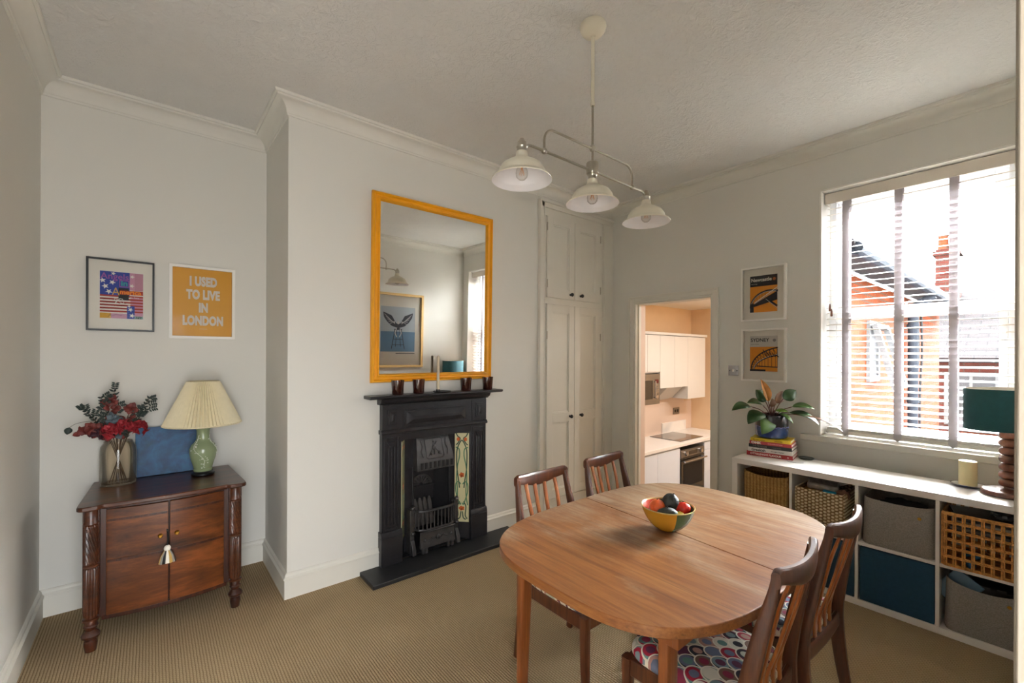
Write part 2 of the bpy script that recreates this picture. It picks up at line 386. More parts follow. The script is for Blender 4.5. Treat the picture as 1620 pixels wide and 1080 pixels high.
def obj(name, mb, mats, parent=None, bevel=0, smooth=35, solid=0, sub=0, seg=2, kind=None, loc=None):
    me = bpy.data.meshes.new(name); me.from_pydata(mb.v, [], mb.f)
    if not isinstance(mats, (list, tuple)): mats = [mats]
    for m in mats: me.materials.append(m if not isinstance(m, str) else M_[m])
    for p, i in zip(me.polygons, mb.mi): p.material_index = i
    me.validate()
    import bmesh
    bm = bmesh.new(); bm.from_mesh(me); bmesh.ops.recalc_face_normals(bm, faces=bm.faces); bm.to_mesh(me); bm.free()
    if smooth:
        me.shade_smooth(); me.set_sharp_from_angle(angle=R(smooth))
    o = bpy.data.objects.new(name, me); C.objects.link(o)
    if parent: o.parent = parent
    if loc: o.location = loc
    if solid:
        s = o.modifiers.new('solid', 'SOLIDIFY'); s.thickness = solid; s.offset = 0
    if bevel:
        b = o.modifiers.new('bevel', 'BEVEL'); b.width = bevel; b.segments = seg; b.limit_method = 'ANGLE'; b.angle_limit = R(35); b.harden_normals = False
    if sub:
        b = o.modifiers.new('sub', 'SUBSURF'); b.levels = sub; b.render_levels = sub
    if kind: o['kind'] = kind
    return o
def thing(name, label, cat, loc=(0, 0, 0), rotz=0, group=None):
    o = bpy.data.objects.new(name, None); C.objects.link(o); o.location = loc; o.rotation_euler = (0, 0, rotz)
    o.empty_display_size = .05
    o['label'] = label; o['category'] = cat
    if group: o['group'] = group
    return o
def tag(o, label, cat, group=None):
    o['label'] = label; o['category'] = cat
    if group: o['group'] = group
    return o
def struct(name, mb, mats, parent=None, **k): return obj(name, mb, mats, parent, kind='structure', **k)
def dup(root, loc, rotz, label, group=None):
    r = root.copy(); C.objects.link(r); r.location = loc; r.rotation_euler = (0, 0, rotz); r['label'] = label
    if group: r['group'] = group
    for ch in list(root.children):
        c = ch.copy(); C.objects.link(c); c.parent = r
        for g in list(ch.children):
            d = g.copy(); C.objects.link(d); d.parent = c
    return r
def text_geo(body, size, bold=0.0, xs=1.0, align='CENTER', spacing=1.0):
    cu = bpy.data.curves.new('lettering', 'FONT'); cu.body = body; cu.size = size; cu.align_x = align; cu.offset = bold; cu.space_character = spacing
    cu.resolution_u = 3
    o = bpy.data.objects.new('lettering', cu); me = bpy.data.meshes.new_from_object(o)
    vs = [(v.co.x * xs, v.co.y) for v in me.vertices]; fs = [tuple(p.vertices) for p in me.polygons]
    bpy.data.objects.remove(o); bpy.data.curves.remove(cu); bpy.data.meshes.remove(me)
    return vs, fs
def put_text(mb, body, size, frame, m, bold=0, xs=1, align='CENTER', spacing=1.0, lift=.0012):
    """frame: (origin, right, up, out) - lettering laid on a surface"""
    vs, fs = text_geo(body, size, bold, xs, align, spacing); o, r, u, n = [Vector(a) for a in frame]
    mb.add([o + r * x + u * y + n * lift for x, y in vs], fs, m)
def bez(pts, n=8):
    """Catmull-Rom through pts"""
    P = [Vector(p) for p in pts]; P = [P[0] * 2 - P[1]] + P + [P[-1] * 2 - P[-2]]; o = []
    for i in range(1, len(P) - 2):
        for k in range(n):
            t = k / n; a, b, c, d = P[i - 1], P[i], P[i + 1], P[i + 2]
            o.append(.5 * ((2 * b) + (c - a) * t + (2 * a - 5 * b + 4 * c - d) * t * t + (3 * b - a - 3 * c + d) * t ** 3))
    o.append(P[-2]); return o

# ------------------------------------------------------------------ room shell
XL, XR, YB, YF, YA, XB, HC = -.49, 3.87, -.05, 3.0, 3.67, .66, 3.11
DY0, DY1, DZ = 1.897, 2.682, 2.048             # kitchen doorway
WY0, WY1, WZ0, WZ1 = .095, 1.076, .93, 2.762    # window opening
b = MB(); b.box(XL - .4, XR + .16, YB - .80, YA + .2, -.12, 0); struct('floor', b, 'carpet', smooth=0)
b = MB(); b.box(XL - .2, XR + .16, YB - .25, YA + .2, HC, HC + .12); struct('ceiling', b, 'ceiling', smooth=0)
b = MB(); b.box(XL - .15, XL, YB - .2, YA + .15, 0, HC); struct('wall_left', b, 'wall', smooth=0)
b = MB(); b.box(XL - .0, XB, YA, YA + .15, 0, HC); struct('wall_alcove', b, 'wall', smooth=0)
b = MB(); b.box(XB, 1.385, YF, YA + .15, 0, HC); b.box(2.03, XR + .16, YF + .0, YA + .15, 0, HC); b.box(1.385, 2.03, YF, YA + .15, .93, HC); b.box(1.385, 2.03, 3.42, YA + .15, 0, .93)
struct('wall_chimney', b, 'wall', smooth=0)
b = MB(); X2 = XR + .16
b.box(XR, X2, DY1, YF, 0, HC); b.box(XR, X2, DY0, DY1, DZ, HC); b.box(XR, X2, WY1, DY0, 0, HC)
b.box(XR, X2 + .12, WY0, WY1, WZ1, HC); b.box(XR, X2 + .12, WY0, WY1, 0, WZ0 - .045); b.box(XR, X2 + .12, YB, WY0, 0, HC); b.box(X2, X2 + .12, WY1, WY1 + .2, 0, HC)
struct('wall_right', b, 'wall', smooth=0)
# wall behind the camera with its doorway
BX0, BX1 = -.45, .39
b = MB(); b.box(XL, BX0, YB - .15, YB, 0, HC); b.box(BX1, XR + .28, YB - .15, YB, 0, HC); b.box(BX0, BX1, YB - .15, YB, 2.08, HC)
struct('wall_back', b, 'wall', smooth=0)
b = MB(); b.box(-.85, -.70, -.85, YB - .15, 0, 2.4); b.box(.60, .75, -.85, YB - .15, 0, 2.4); b.box(-.85, .75, -.85, YB - .15, 2.4, 2.5)  # unseen hall walls and ceiling, added to shape daylight entering the doorway
struct('wall_hall_added', b, 'wall', smooth=0)
# near door lining and architrave seen at the right edge of the view
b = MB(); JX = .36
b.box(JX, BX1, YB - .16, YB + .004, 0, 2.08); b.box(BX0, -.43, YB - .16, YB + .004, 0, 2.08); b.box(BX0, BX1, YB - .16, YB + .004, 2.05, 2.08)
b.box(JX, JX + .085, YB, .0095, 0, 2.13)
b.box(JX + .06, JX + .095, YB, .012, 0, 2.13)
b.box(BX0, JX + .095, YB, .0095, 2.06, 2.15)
struct('trim_1', b, plain('shaded_cream_door_frame_paint', '#857b6e', .5, var=.02), bevel=.001)  # cream frame paint darkened, so its colour carries the shade

def sweep(path, prof, closed=False, i0=None, i1=None):
    """profile pts (offset into the room, z) swept along a floor path that keeps the room on its left"""
    n = len(path); mb = MB(); P = [Vector((p[0], p[1])) for p in path]; nr = []
    for i in range(n if closed else n - 1):
        d = (P[(i + 1) % n] - P[i]).normalized(); nr.append(Vector((-d.y, d.x)))
    def off(i, o):
        if closed: a, c = nr[i - 1], nr[i]
        else: a, c = nr[max(i - 1, 0)], nr[min(i, n - 2)]
        k = (a + c); k = k / k.dot(c) if k.length > 1e-6 else c
        return P[i] + k * o
    rs = [[(off(i, o).x, off(i, o).y, z) for o, z in prof] for i in range(n)]
    mb.rings(rs, 0, True, True, True, closed); return mb
# coved cornice, path clockwise => room on the left when walked anticlockwise
room = [(XL, YB), (XR, YB), (XR, YF), (XB, YF), (XB, YA), (XL, YA)]
cov = [(0, HC), (0, 3.005), (.008, 3.005), (.010, 3.016)]
for k in range(7):
    a = k / 6 * PI / 2; cov.append((.014 + .058 * (1 - math.cos(a)), 3.020 + .062 * math.sin(a)))
cov += [(.078, 3.083), (.080, 3.093), (.090, 3.095), (.094, 3.104), (.094, HC)]
struct('trim_2', sweep(room, cov, True), 'cornice', smooth=25)
sk = [(0, 0), (.018, 0), (.018, .118), (.024, .122), (.024, .128), (.014, .138), (.012, .148), (.006, .155), (0, .157)]
struct('baseboard_left', sweep([(XL, YA), (XL, YB)], sk), 'gloss', smooth=25)
struct('baseboard_alcove', sweep([(1.255, YF), (XB, YF), (XB, YA), (XL, YA)], sk), 'gloss', smooth=25)
struct('baseboard_chimney', sweep([(2.775, YF), (2.155, YF)], sk), 'gloss', smooth=25)
struct('baseboard_right', sweep([(XR, YB), (XR, 1.83)], sk), 'gloss', smooth=25)
struct('baseboard_back', sweep([(.46, YB), (XR, YB)], sk), 'gloss', smooth=25)

# kitchen doorway architrave and lining
b = MB()
def arch(b, y0, y1, z1, w_, face, d=(.012, .022, .03)):
    # three stepped bands on each side and the head
    W = [w_, w_ * .62, w_ * .22]
    for (o0, o1), t_ in zip(((0, .25), (.25, .78), (.78, 1.0)), d):
        a0, a1 = o0 * w_, o1 * w_
        b.box(face - t_, face, y0 - a1, y0 - a0, 0, z1 + a1); b.box(face - t_, face, y1 + a0, y1 + a1, 0, z1 + a1)
        b.box(face - t_, face, y0 - a1 + (a1 - a0), y1 + a1 - (a1 - a0), z1 + a0, z1 + a1)
arch(b, DY0, DY1, DZ, .075, XR)
struct('trim_3', b, 'gloss', bevel=.002)
b = MB(); b.box(XR - .002, XR + .085, DY1 - .002, DY1 + .0, -.0, DZ); b.box(XR - .002, XR + .085, DY0 - .0, DY0 + .004, 0, DZ); b.box(XR - .002, XR + .085, DY0, DY1, DZ - .004, DZ)
b.box(XR + .03, XR + .045, DY1 - .013, DY1, 0, DZ); b.box(XR + .03, XR + .045, DY0, DY0 + .013, 0, DZ)
struct('trim_4', b, 'gloss', bevel=.001)

# window: reveal lining, frame, sashes
b = MB(); wx = 4.075
b.box(XR, wx, WY1 - .012, WY1, WZ0, WZ1); b.box(XR, wx, WY0, WY0 + .006, WZ0, WZ1); b.box(XR, wx, WY0, WY1, WZ1 - .012, WZ1)
struct('trim_5', b, 'white', bevel=.002)
b = MB(); b.box(XR - .0005, wx, WY0 - .0, WY1, WZ0 - .0445, WZ0 - .0005); b.box(XR - .03, XR - .0005, WY0 - .14, 1.19, WZ0 - .045, WZ0)
struct('trim_6', b, 'gloss', bevel=.004)
wf = thing('window_1', 'white sash window behind the blind', 'window', (4.1, .585, WZ0)); wf['kind'] = 'structure'
def wb(name, mb, mat, **k):
    o = obj(name, mb, mat, wf, **k); o.location = (-4.1, -.585, -WZ0); return o
fx0, fx1 = wx, wx + .1
def rim(b, x0, x1, y0, y1, z0, z1, wl, wr, wb_, wt):
    """four non-overlapping frame members; wl on the +y side, wr on the -y side"""
    b.box(x0, x1, y1 - wl, y1, z0, z1); b.box(x0, x1, y0, y0 + wr, z0, z1)
    b.box(x0 + .0005, x1 - .0005, y0 + wr, y1 - wl, z0, z0 + wb_); b.box(x0 + .0005, x1 - .0005, y0 + wr, y1 - wl, z1 - wt, z1)
b = MB(); rim(b, fx0, fx1, WY0, WY1, WZ0, WZ1, .055, .045, .035, .06)
wb('window_frame', b, 'upvc', bevel=.003)
y0, y1 = WY0 + .046, WY1 - .056; MZ = 1.80
b = MB(); rim(b, fx0 + .046, fx0 + .08, y0, y1, MZ, WZ1 - .061, .075, .06, .06, .06); wb('upper_sash', b, 'upvc', bevel=.004)
x0, x1 = fx0 + .005, fx0 + .04
b = MB(); rim(b, x0, x1, y0, y1, WZ0 + .036, MZ + .085, .035, .04, .055, .085); wb('lower_sash', b, 'upvc', bevel=.004)
b = MB(); b.box(fx0 + .06, fx0 + .064, y0 + .05, y1 - .07, MZ + .05, WZ1 - .11); wb('pane', b, 'glass', smooth=0)
b = MB(); b.box(fx0 + .02, fx0 + .024, y0 + .03, y1 - .03, WZ0 + .08, MZ + .01); wb('pane', b, 'glass', smooth=0)
b = MB(); b.box(x0 - .03, x0 - .002, .60, .65, MZ + .05, MZ + .075); b.tube([(x0 - .02, .62, MZ + .08), (x0 - .02, .60, MZ + .10), (x0 - .02, .58, MZ + .10)], .005)
wb('sash_catch', b, 'chrome', bevel=.002)

# ------------------------------------------------------------------ blind
bl = thing('venetian_blind', 'white wooden venetian blind with grey ladder tapes in the window', 'blind', (3.98, .585, WZ0))
def bp(name, mb, mat, **k):
    o = obj(name, mb, mat, bl, **k); o.location = (-3.98, -.585, -WZ0); return o
by0, by1 = WY0 + .015, WY1 - .022; BXc = 3.985
b = MB(); b.box(3.93, 3.943, by0 - .004, by1 + .004, 2.665, 2.742); b.box(3.943, 4.03, by0 - .004, by0 + .006, 2.665, 2.742); b.box(3.943, 4.03, by1 - .006, by1 + .004, 2.665, 2.742)
bp('valance', b, 'valance', bevel=.002)
b = MB(); b.box(3.955, 4.01, by0 + .01, by1 - .01, 2.69, 2.74); bp('headrail', b, 'white', bevel=.002)
b = MB(); tilt = R(10); pitch = .0438; nsl = 0; z = 2.635; hw = .025
while z > 1.005:
    ca, sa = math.cos(tilt), math.sin(tilt); h = .0014
    prof = []
    for u_ in (-1, -.5, 0, .5, 1): prof.append((u_ * hw, .0022 * (1 - u_ * u_) + h))
    for u_ in (1, .5, 0, -.5, -1): prof.append((u_ * hw, .0022 * (1 - u_ * u_) - h))
    rr = [(BXc + px * ca - pz * sa, z + px * sa + pz * ca) for px, pz in prof]
    b.rings([[(x, by0, zz) for x, zz in rr], [(x, by1, zz) for x, zz in rr]], 0)
    z -= pitch; nsl += 1
# gathered slats resting on the bottom rail
for k in range(3):
    b.box(BXc - .025, BXc + .025, by0, by1, .972 + k * .006, .9755 + k * .006)
bp('slats', b, 'blind', smooth=40)
b = MB(); b.box(BXc - .026, BXc + .026, by0, by1, .945, .970); bp('bottom_rail', b, 'blind', bevel=.004)
for ty in (.935, .640, .371):
    b = MB(); wd = .021
    for xx in (BXc - .031, BXc + .031):
        b.box(xx - .0006, xx + .0006, ty - wd, ty + wd, .955, 2.69)
    for xx in (BXc - .031,):
        b.prism([(ty - wd, .957), (ty - wd * .2, .936), (ty + wd * .2, .936), (ty + wd, .957)], xx - .0008, xx + .0008, 'yz')
        b.box(xx, xx + .062, ty - wd, ty + wd, .9425, .9435)
    zz = 2.62
    bp('ladder_tape', b, 'ladder')
b = MB(); b.tube([(3.945, 1.028, 2.68), (3.945, 1.028, 1.90)], .0012, 6, 0); b.tube([(3.945, 1.018, 2.68), (3.945, 1.018, 1.86)], .0012, 6, 0)
for yy, zz in ((1.028, 1.895), (1.018, 1.855)): b.lathe([(.003, .02), (.007, .0), (.008, -.03), (.005, -.036)], (3.945, yy, zz), 10, 1)
bp('pull_cord', b, ['white', 'walnut'])

# ------------------------------------------------------------------ kitchen beyond the doorway (two steps down)
KF = -.55; KX = 6.83; KY = 3.68; KC = 2.265
b = MB(); b.box(X2, KX + .1, 1.3, KY + .1, KF - .1, KF); struct('floor_kitchen', b, plain('kitchen_floor_tile', '#9a8f82', .5), smooth=0)
b = MB(); b.box(X2, KX + .1, 1.3, KY + .1, KC, KC + .1); struct('ceiling_kitchen', b, 'white', smooth=0)
b = MB(); b.box(X2, KX + .1, KY, KY + .1, KF, KC); b.box(KX, KX + .1, 1.38, KY, KF, KC); b.box(X2 + .01, KX, 1.31, 1.38, KF, KC)
struct('wall_kitchen', b, 'kwall', smooth=0)
b = MB(); b.box(X2 - .0, X2 + .003, 1.4, DY0, KF, KC); b.box(X2, X2 + .003, DY1, KY, KF, KC); b.box(X2, X2 + .003, DY0, DY1, DZ, KC)
b.box(XR + .085, X2, DY1 - .0015, DY1, 0, DZ)
struct('wall_kitchen_near', b, 'kpink', smooth=0)
b = MB(); b.box(4.6, KX - .001, KY - .008, KY, .35, .80); b.box(4.6, 6.6, KY - .008, KY, .8, 1.1); struct('trim_7', b, 'kpink', smooth=0)
b = MB(); b.box(5.95, 6.62, KY - .03, KY - .009, .35, .5); tag(obj('upstand', b, 'kworktop', bevel=.002), 'white quartz upstand behind the hob', 'splashback')
b = MB(); b.box(4.1, KX - .002, 3.06, KY - .01, .31, .35); tag(obj('kitchen_worktop', b, 'kworktop', bevel=.003), 'long white worktop in the kitchen beyond the doorway', 'worktop')
b = MB(); b.box(5.56, 6.18, 3.14, 3.62, .351, .357); tag(obj('induction_hob', b, 'blackglass', bevel=.001), 'black glass hob set on the white kitchen worktop', 'hob')
def unit(x0, x1, z0, z1, y0, doors, label, mat, depth, group=None):
    t_ = thing('kitchen_cabinet', label, 'cabinet', ((x0 + x1) / 2, y0 + depth / 2, z0), 0, group)
    def pp(n, mb, m, **k):
        o = obj(n, mb, m, t_, **k); o.location = (-(x0 + x1) / 2, -(y0 + depth / 2), -z0)
    b = MB(); b.box(x0, x1, y0 + .02, y0 + depth, z0, z1); pp('body', b, mat, bevel=.001)
    for (a, c, d, e) in doors:
        b = MB(); b.box(a + .002, c - .002, y0, y0 + .018, d + .002, e - .002); pp('door', b, mat, bevel=.0015)
gk = 'kitchen wall cabinets'
unit(4.76, 5.36, 1.285, 1.80, 3.33, [(4.76, 5.06, 1.30, 1.80), (5.06, 5.36, 1.30, 1.80)], 'pale kitchen wall cabinet directly above the microwave', 'kunit', .34, gk)
unit(5.36, 6.09, 1.07, 1.80, 3.33, [(5.36, 5.73, 1.07, 1.80), (5.73, 6.09, 1.07, 1.80)], 'pale two-door kitchen wall cabinet above the hob', 'kunit', .34, gk)
unit(6.09, 6.61, .885, 1.80, 3.33, [(6.09, 6.61, .885, 1.80)], 'pale kitchen wall cabinet furthest right, hanging lowest', 'kunit', .34, gk)
b = MB(); b.box(4.76, 6.63, 3.31, KY - .002, 1.805, 1.84); tag(obj('cabinet_cornice', b, 'kunit', bevel=.002), 'pale top board running over the kitchen wall cabinets', 'trim')
b = MB(); b.prism([(3.40, 1.065), (3.66, 1.065), (3.66, .86), (3.56, .90)], 5.65, 6.07, 'yz'); tag(obj('extractor_hood', b, 'kunit', bevel=.002), 'pale sloping extractor hood under the kitchen wall cabinets', 'hood')
mw = thing('microwave', 'stainless microwave under the kitchen wall cabinet', 'microwave', (5.06, 3.5, .865))
def mp(n, mb, m, **k): o = obj(n, mb, m, mw, **k); o.location = (-5.06, -3.5, -.865)
b = MB(); b.box(4.765, 5.355, 3.33, 3.66, .866, 1.275); mp('body', b, 'steel', bevel=.002)
b = MB(); b.box(4.83, 5.17, 3.322, 3.33, .94, 1.19); mp('door_glass', b, 'blackglass', bevel=.001)
b = MB(); b.tube([(5.205, 3.30, .95), (5.205, 3.30, 1.18)], .010, 10); b.box(5.2, 5.21, 3.30, 3.33, .955, .965); b.box(5.2, 5.21, 3.30, 3.33, 1.165, 1.175); mp('handle', b, 'chrome')
b = MB(); b.box(5.235, 5.315, 3.325, 3.33, 1.15, 1.20); mp('display', b, flat('red_display', '#5a1018', .2))
for r_ in range(4):
    for c_ in range(2):
        b = MB(); b.box(5.235 + c_ * .045, 5.27 + c_ * .045, 3.326, 3.33, 1.02 + r_ * .03, 1.04 + r_ * .03); mp('button', b, 'chrome', bevel=.001)
b = MB(); b.xf = Matrix.Translation((5.275, 3.33, .965)) @ Matrix.Rotation(R(90), 4, 'X'); b.lathe([(.028, 0), (.026, .015), (.0, .015)][:2], (0, 0, 0), 20); mp('dial', b, 'chrome')
gb = 'kitchen base cabinets'
unit(4.30, 4.91, KF + .1, .305, 3.08, [(4.30, 4.91, KF + .1, .29)], 'white kitchen base cabinet nearest the doorway', 'kbase', .58, gb)
unit(4.91, 5.44, KF + .1, .305, 3.08, [(4.91, 5.44, KF + .1, .29)], 'white kitchen base cabinet left of the oven', 'kbase', .58, gb)
unit(6.10, 6.80, KF + .1, .305, 3.08, [(6.10, 6.80, .18, .29), (6.10, 6.80, -.13, .18), (6.10, 6.80, KF + .1, -.13)], 'white kitchen drawer cabinet right of the oven', 'kbase', .58, gb)
ov = thing('oven', 'stainless and black glass built-in oven below the hob', 'oven', (5.77, 3.35, -.36))
def op(n, mb, m, **k): o = obj(n, mb, m, ov, **k); o.location = (-5.77, -3.35, .36)
b = MB(); b.box(5.45, 6.09, 3.09, 3.6, -.35, .25); op('body', b, 'steel', bevel=.002)
b = MB(); b.box(5.46, 6.08, 3.072, 3.09, .155, .245); op('control_panel', b, 'steel', bevel=.002)
b = MB(); b.box(5.66, 5.88, 3.070, 3.072, .175, .225); op('display', b, 'blackglass')
b = MB(); b.box(5.46, 6.08, 3.072, 3.09, -.345, .145); op('oven_door', b, 'blackglass', bevel=.002)
b = MB(); b.box(5.52, 6.02, 3.069, 3.072, -.24, .06); op('oven_window', b, 'dark')
b = MB(); b.tube([(5.48, 3.03, .105), (6.07, 3.03, .105)], .011, 10); b.box(5.50, 5.52, 3.03, 3.075, .098, .112); b.box(6.03, 6.05, 3.03, 3.075, .098, .112); op('handle', b, 'chrome')
for kx in (5.58, 5.97):
    b = MB(); b.xf = Matrix.Translation((kx, 3.072, .2)) @ Matrix.Rotation(R(90), 4, 'X'); b.lathe([(.03, 0), (.027, .025)], (0, 0, 0), 20); op('knob', b, 'chrome')
b = MB(); b.box(6.27, 6.44, KY - .02, KY - .009, .61, .71, 0); b.box(6.30, 6.34, KY - .022, KY - .02, .64, .68, 1); b.box(6.37, 6.41, KY - .022, KY - .02, .64, .68, 1)
tag(obj('kitchen_socket', b, ['steel', 'dark'], bevel=.001), 'brushed steel double socket on the pink kitchen splashback', 'socket')
b = MB(); b.box(XR + .0, X2 + .3, DY0, DY1, -.18, -.001); b.box(X2 + .0, X2 + .3, DY0, DY1, -.37, -.18); struct('trim_8', b, 'carpet', smooth=0)

# ------------------------------------------------------------------ light switch
sw = thing('light_switch', 'brushed steel light switch beside the kitchen doorway', 'switch', (XR, 1.70, 1.395))
b = MB(); b.box(-.006, 0, -.043, .043, -.043, .043); obj('plate', b, 'chrome', sw, bevel=.002)
b = MB(); b.box(-.011, -.006, -.007, .007, -.012, .012); obj('rocker', b, 'white', sw, bevel=.001)
b = MB()
for yy in (-.03, .03):
    b = MB(); b.box(-.0075, -.006, yy - .004, yy + .004, -.004, .004); obj('screw', b, 'dark', sw)

# ------------------------------------------------------------------ fitted cupboard
cp = thing('fitted_cupboard', 'cream floor-to-ceiling fitted cupboard in the corner, four panelled doors', 'cupboard', (3.25, YF, 0))
def cpp(n, mb, m, par=None, **k):
    o = obj(n, mb, m, par or cp, **k)
    if par is None: o.location = (-3.25, -YF, 0)
    return o
FY = YF - .012
b = MB()
b.box(2.84, 3.868, FY, YF - .001, 0, 2.955); 
b.box(2.78, 2.80, YF - .036, YF, 0, 2.97); b.box(2.80, 2.84, YF - .026, YF, 0, 2.955); b.box(2.835, 2.845, YF - .03, YF, 0, 2.95)
b.box(2.80, 3.868, YF - .026, YF, 2.91, 2.955); b.box(2.79, 3.868, YF - .036, YF, 2.955, 2.975)
b.box(3.70, 3.712, YF - .03, YF, 0, 2.91); b.box(3.73, 3.868, YF - .02, YF, 0, 2.91)
b.box(2.845, 3.70, YF - .022, YF, 0, .15); b.box(2.845, 3.70, YF - .026, YF, .135, .145)
cpp('cupboard_frame', b, 'gloss', bevel=.002)
def cdoor(x0, x1, z0, z1, rails, kx, kz, hx):
    """rails: z edges of panels"""
    d = MB(); y1 = FY - .001; y0 = FY - .020; st = .075
    d.box(x0 + .001, x1 - .001, y0 + .013, y1 - .0005, z0 + .001, z1 - .001)
    d.box(x0, x0 + st, y0, y1, z0, z1); d.box(x1 - st, x1, y0, y1, z0, z1)
    zs = [z0] + [v for p in rails for v in p] + [z1]
    for i in range(0, len(zs), 2): d.box(x0 + st, x1 - st, y0, y1, zs[i], zs[i + 1])
    for a, c in rails:  # small bead moulding
        for (p, q, r_, s_) in ((x0 + st, x0 + st + .012, a, c), (x1 - st - .012, x1 - st, a, c), (x0 + st, x1 - st, a, a + .012), (x0 + st, x1 - st, c - .012, c)):
            d.box(p, q, y0 + .006, y1 - .0002, r_, s_)
    o = cpp('door', d, 'gloss', bevel=.0015)
    k = MB(); k.xf = Matrix.Translation((kx, y0, kz)) @ Matrix.Rotation(R(90), 4, 'X')
    k.lathe([(.012, 0), (.009, .004), (.007, .012), (.016, .018), (.019, .026), (.016, .034), (.006, .038)], (0, 0, 0), 18)
    cpp('knob', k, 'black', o)
    for hz in (z0 + (z1 - z0) * .12, z0 + (z1 - z0) * .82):
        k = MB(); k.tube([(hx, y0 - .002, hz), (hx, y0 - .002, hz + .075)], .005, 8); cpp('hinge', k, 'nickel', o)
cdoor(2.872, 3.2455, 2.067, 2.832, [(2.15, 2.76)], 3.186, 2.113, 2.870)
cdoor(3.251, 3.642, 2.067, 2.832, [(2.15, 2.76)], 3.334, 2.113, 3.644)
cdoor(2.872, 3.2455, .16, 2.003, [(.24, .875), (.965, 1.93)], 3.183, .922, 2.870)
cdoor(3.251, 3.642, .16, 2.003, [(.24, .875), (.965, 1.93)], 3.336, .924, 3.644)
b = MB()
for x0, x1, z0, z1 in ((2.868, 3.646, 2.832, 2.835), (2.868, 3.646, 2.003, 2.006), (3.247, 3.251, .16, 2.003), (3.247, 3.251, 2.067, 2.832)):
    b.box(x0 - .001, x1 + .001, FY - .003, FY - .0004, z0, z1)
cpp('door_gap', b, 'dark')


# ------------------------------------------------------------------ hearth and fireplace
b = MB(); b.prism([(1.11, 2.74), (2.41, 2.74), (2.41, 2.981), (1.11, 2.981)], 0.001, .03)
hearth = obj('slate_hearth', b, 'slate', bevel=.004)
tag(hearth, 'black slate hearth slab on the carpet under the fireplace', 'hearth')
fp = thing('fireplace', 'black cast iron fireplace with tulip tile cheeks against the chimney breast', 'fireplace', (1.705, 2.97, .03))
def fpp(n, mb, m, par=None, **k):
    o = obj(n, mb, m, par or fp, **k)
    if par is None: o.location = (-1.705, -2.97, -.03)
    return o
FL, FR, IL, IR = 1.255, 2.155, 1.40, 2.01
for a, c in ((FL, IL), (IR, FR)):
    b = MB(); b.box(a, c, 2.955, 2.999, .25, .965); m_ = (a + c) / 2
    # sunk panel: raised border and three flutes
    b.box(a + .012, a + .030, 2.947, 2.955, .27, .93); b.box(c - .030, c - .012, 2.947, 2.955, .27, .93)
    b.box(a + .030, c - .030, 2.947, 2.955, .27, .29); b.box(a + .03, c - .03, 2.947, 2.955, .905, .93)
    for q in (-.022, 0, .022):
        b.beam([(m_ + q, 2.954, .31), (m_ + q, 2.950, .33), (m_ + q, 2.950, .84), (m_ + q, 2.954, .86)], (.007, .006), (1, 0, 0))
    b.prism([(m_ - .04, .90), (m_ + .04, .90), (m_, .845)], 2.944, 2.953, 'xz')
    fpp('pilaster', b, 'iron', bevel=.002)
    b = MB(); b.box(a - .008, c + .008, 2.938, 2.999, .03, .225); b.prism([(2.938, .225), (2.999, .225), (2.999, .265), (2.950, .265), (2.944, .25)], a - .008, c + .008, 'yz')
    fpp('plinth', b, 'iron', bevel=.003)
b = MB(); b.box(FL, FR, 2.952, 2.999, .965, 1.165)
b.prism([(2.999, .955), (2.944, .955), (2.938, .965), (2.944, .975), (2.952, .985), (2.999, .985)], FL - .008, FR + .008, 'yz')
b.box(IL, IR, 2.958, 2.999, .90, .955)
fpp('frieze', b, 'iron', bevel=.002)
b = MB(); x0, x1, z0, z1 = 1.435, 1.945, 1.015, 1.105
b.box(x0 - .016, x1 + .016, 2.944, 2.953, z0 - .014, z1 + .014)
b.rings([[(x0, 2.944, z0), (x1, 2.944, z0), (x1, 2.944, z1), (x0, 2.944, z1)], [(x0 + .05, 2.928, z0 + .034), (x1 - .05, 2.928, z0 + .034), (x1 - .05, 2.928, z1 - .034), (x0 + .05, 2.928, z1 - .034)]])
fpp('frieze_panel', b, 'iron', bevel=.002, smooth=20)
for a, c in ((FL, IL), (IR, FR)):
    m_ = (a + c) / 2; b = MB(); b.box(a + .002, c - .002, 2.947, 2.952, .99, 1.155)
    b.box(m_ - .036, m_ + .036, 2.941, 2.947, 1.015, 1.13); b.box(m_ - .022, m_ + .022, 2.936, 2.941, 1.03, 1.115)
    b.rings([[(m_ - .013, 2.936, 1.04), (m_ + .013, 2.936, 1.04), (m_ + .013, 2.936, 1.105), (m_ - .013, 2.936, 1.105)], [(m_ - .004, 2.928, 1.055), (m_ + .004, 2.928, 1.055), (m_ + .004, 2.928, 1.09), (m_ - .004, 2.928, 1.09)]])
    fpp('corner_block', b, 'iron', bevel=.0015, smooth=20)
b = MB()
b.prism([(2.999, 1.165), (2.952, 1.165), (2.945, 1.172), (2.93, 1.18), (2.918, 1.195), (2.912, 1.212), (2.999, 1.212)], FL - .02, FR + .02, 'yz')
b.prism([(2.999, 1.212), (2.885, 1.212), (2.872, 1.218), (2.868, 1.226), (2.872, 1.235), (2.999, 1.235)], 1.14, 2.27, 'yz')
fpp('mantel_shelf', b, 'iron', bevel=.003, smooth=20)
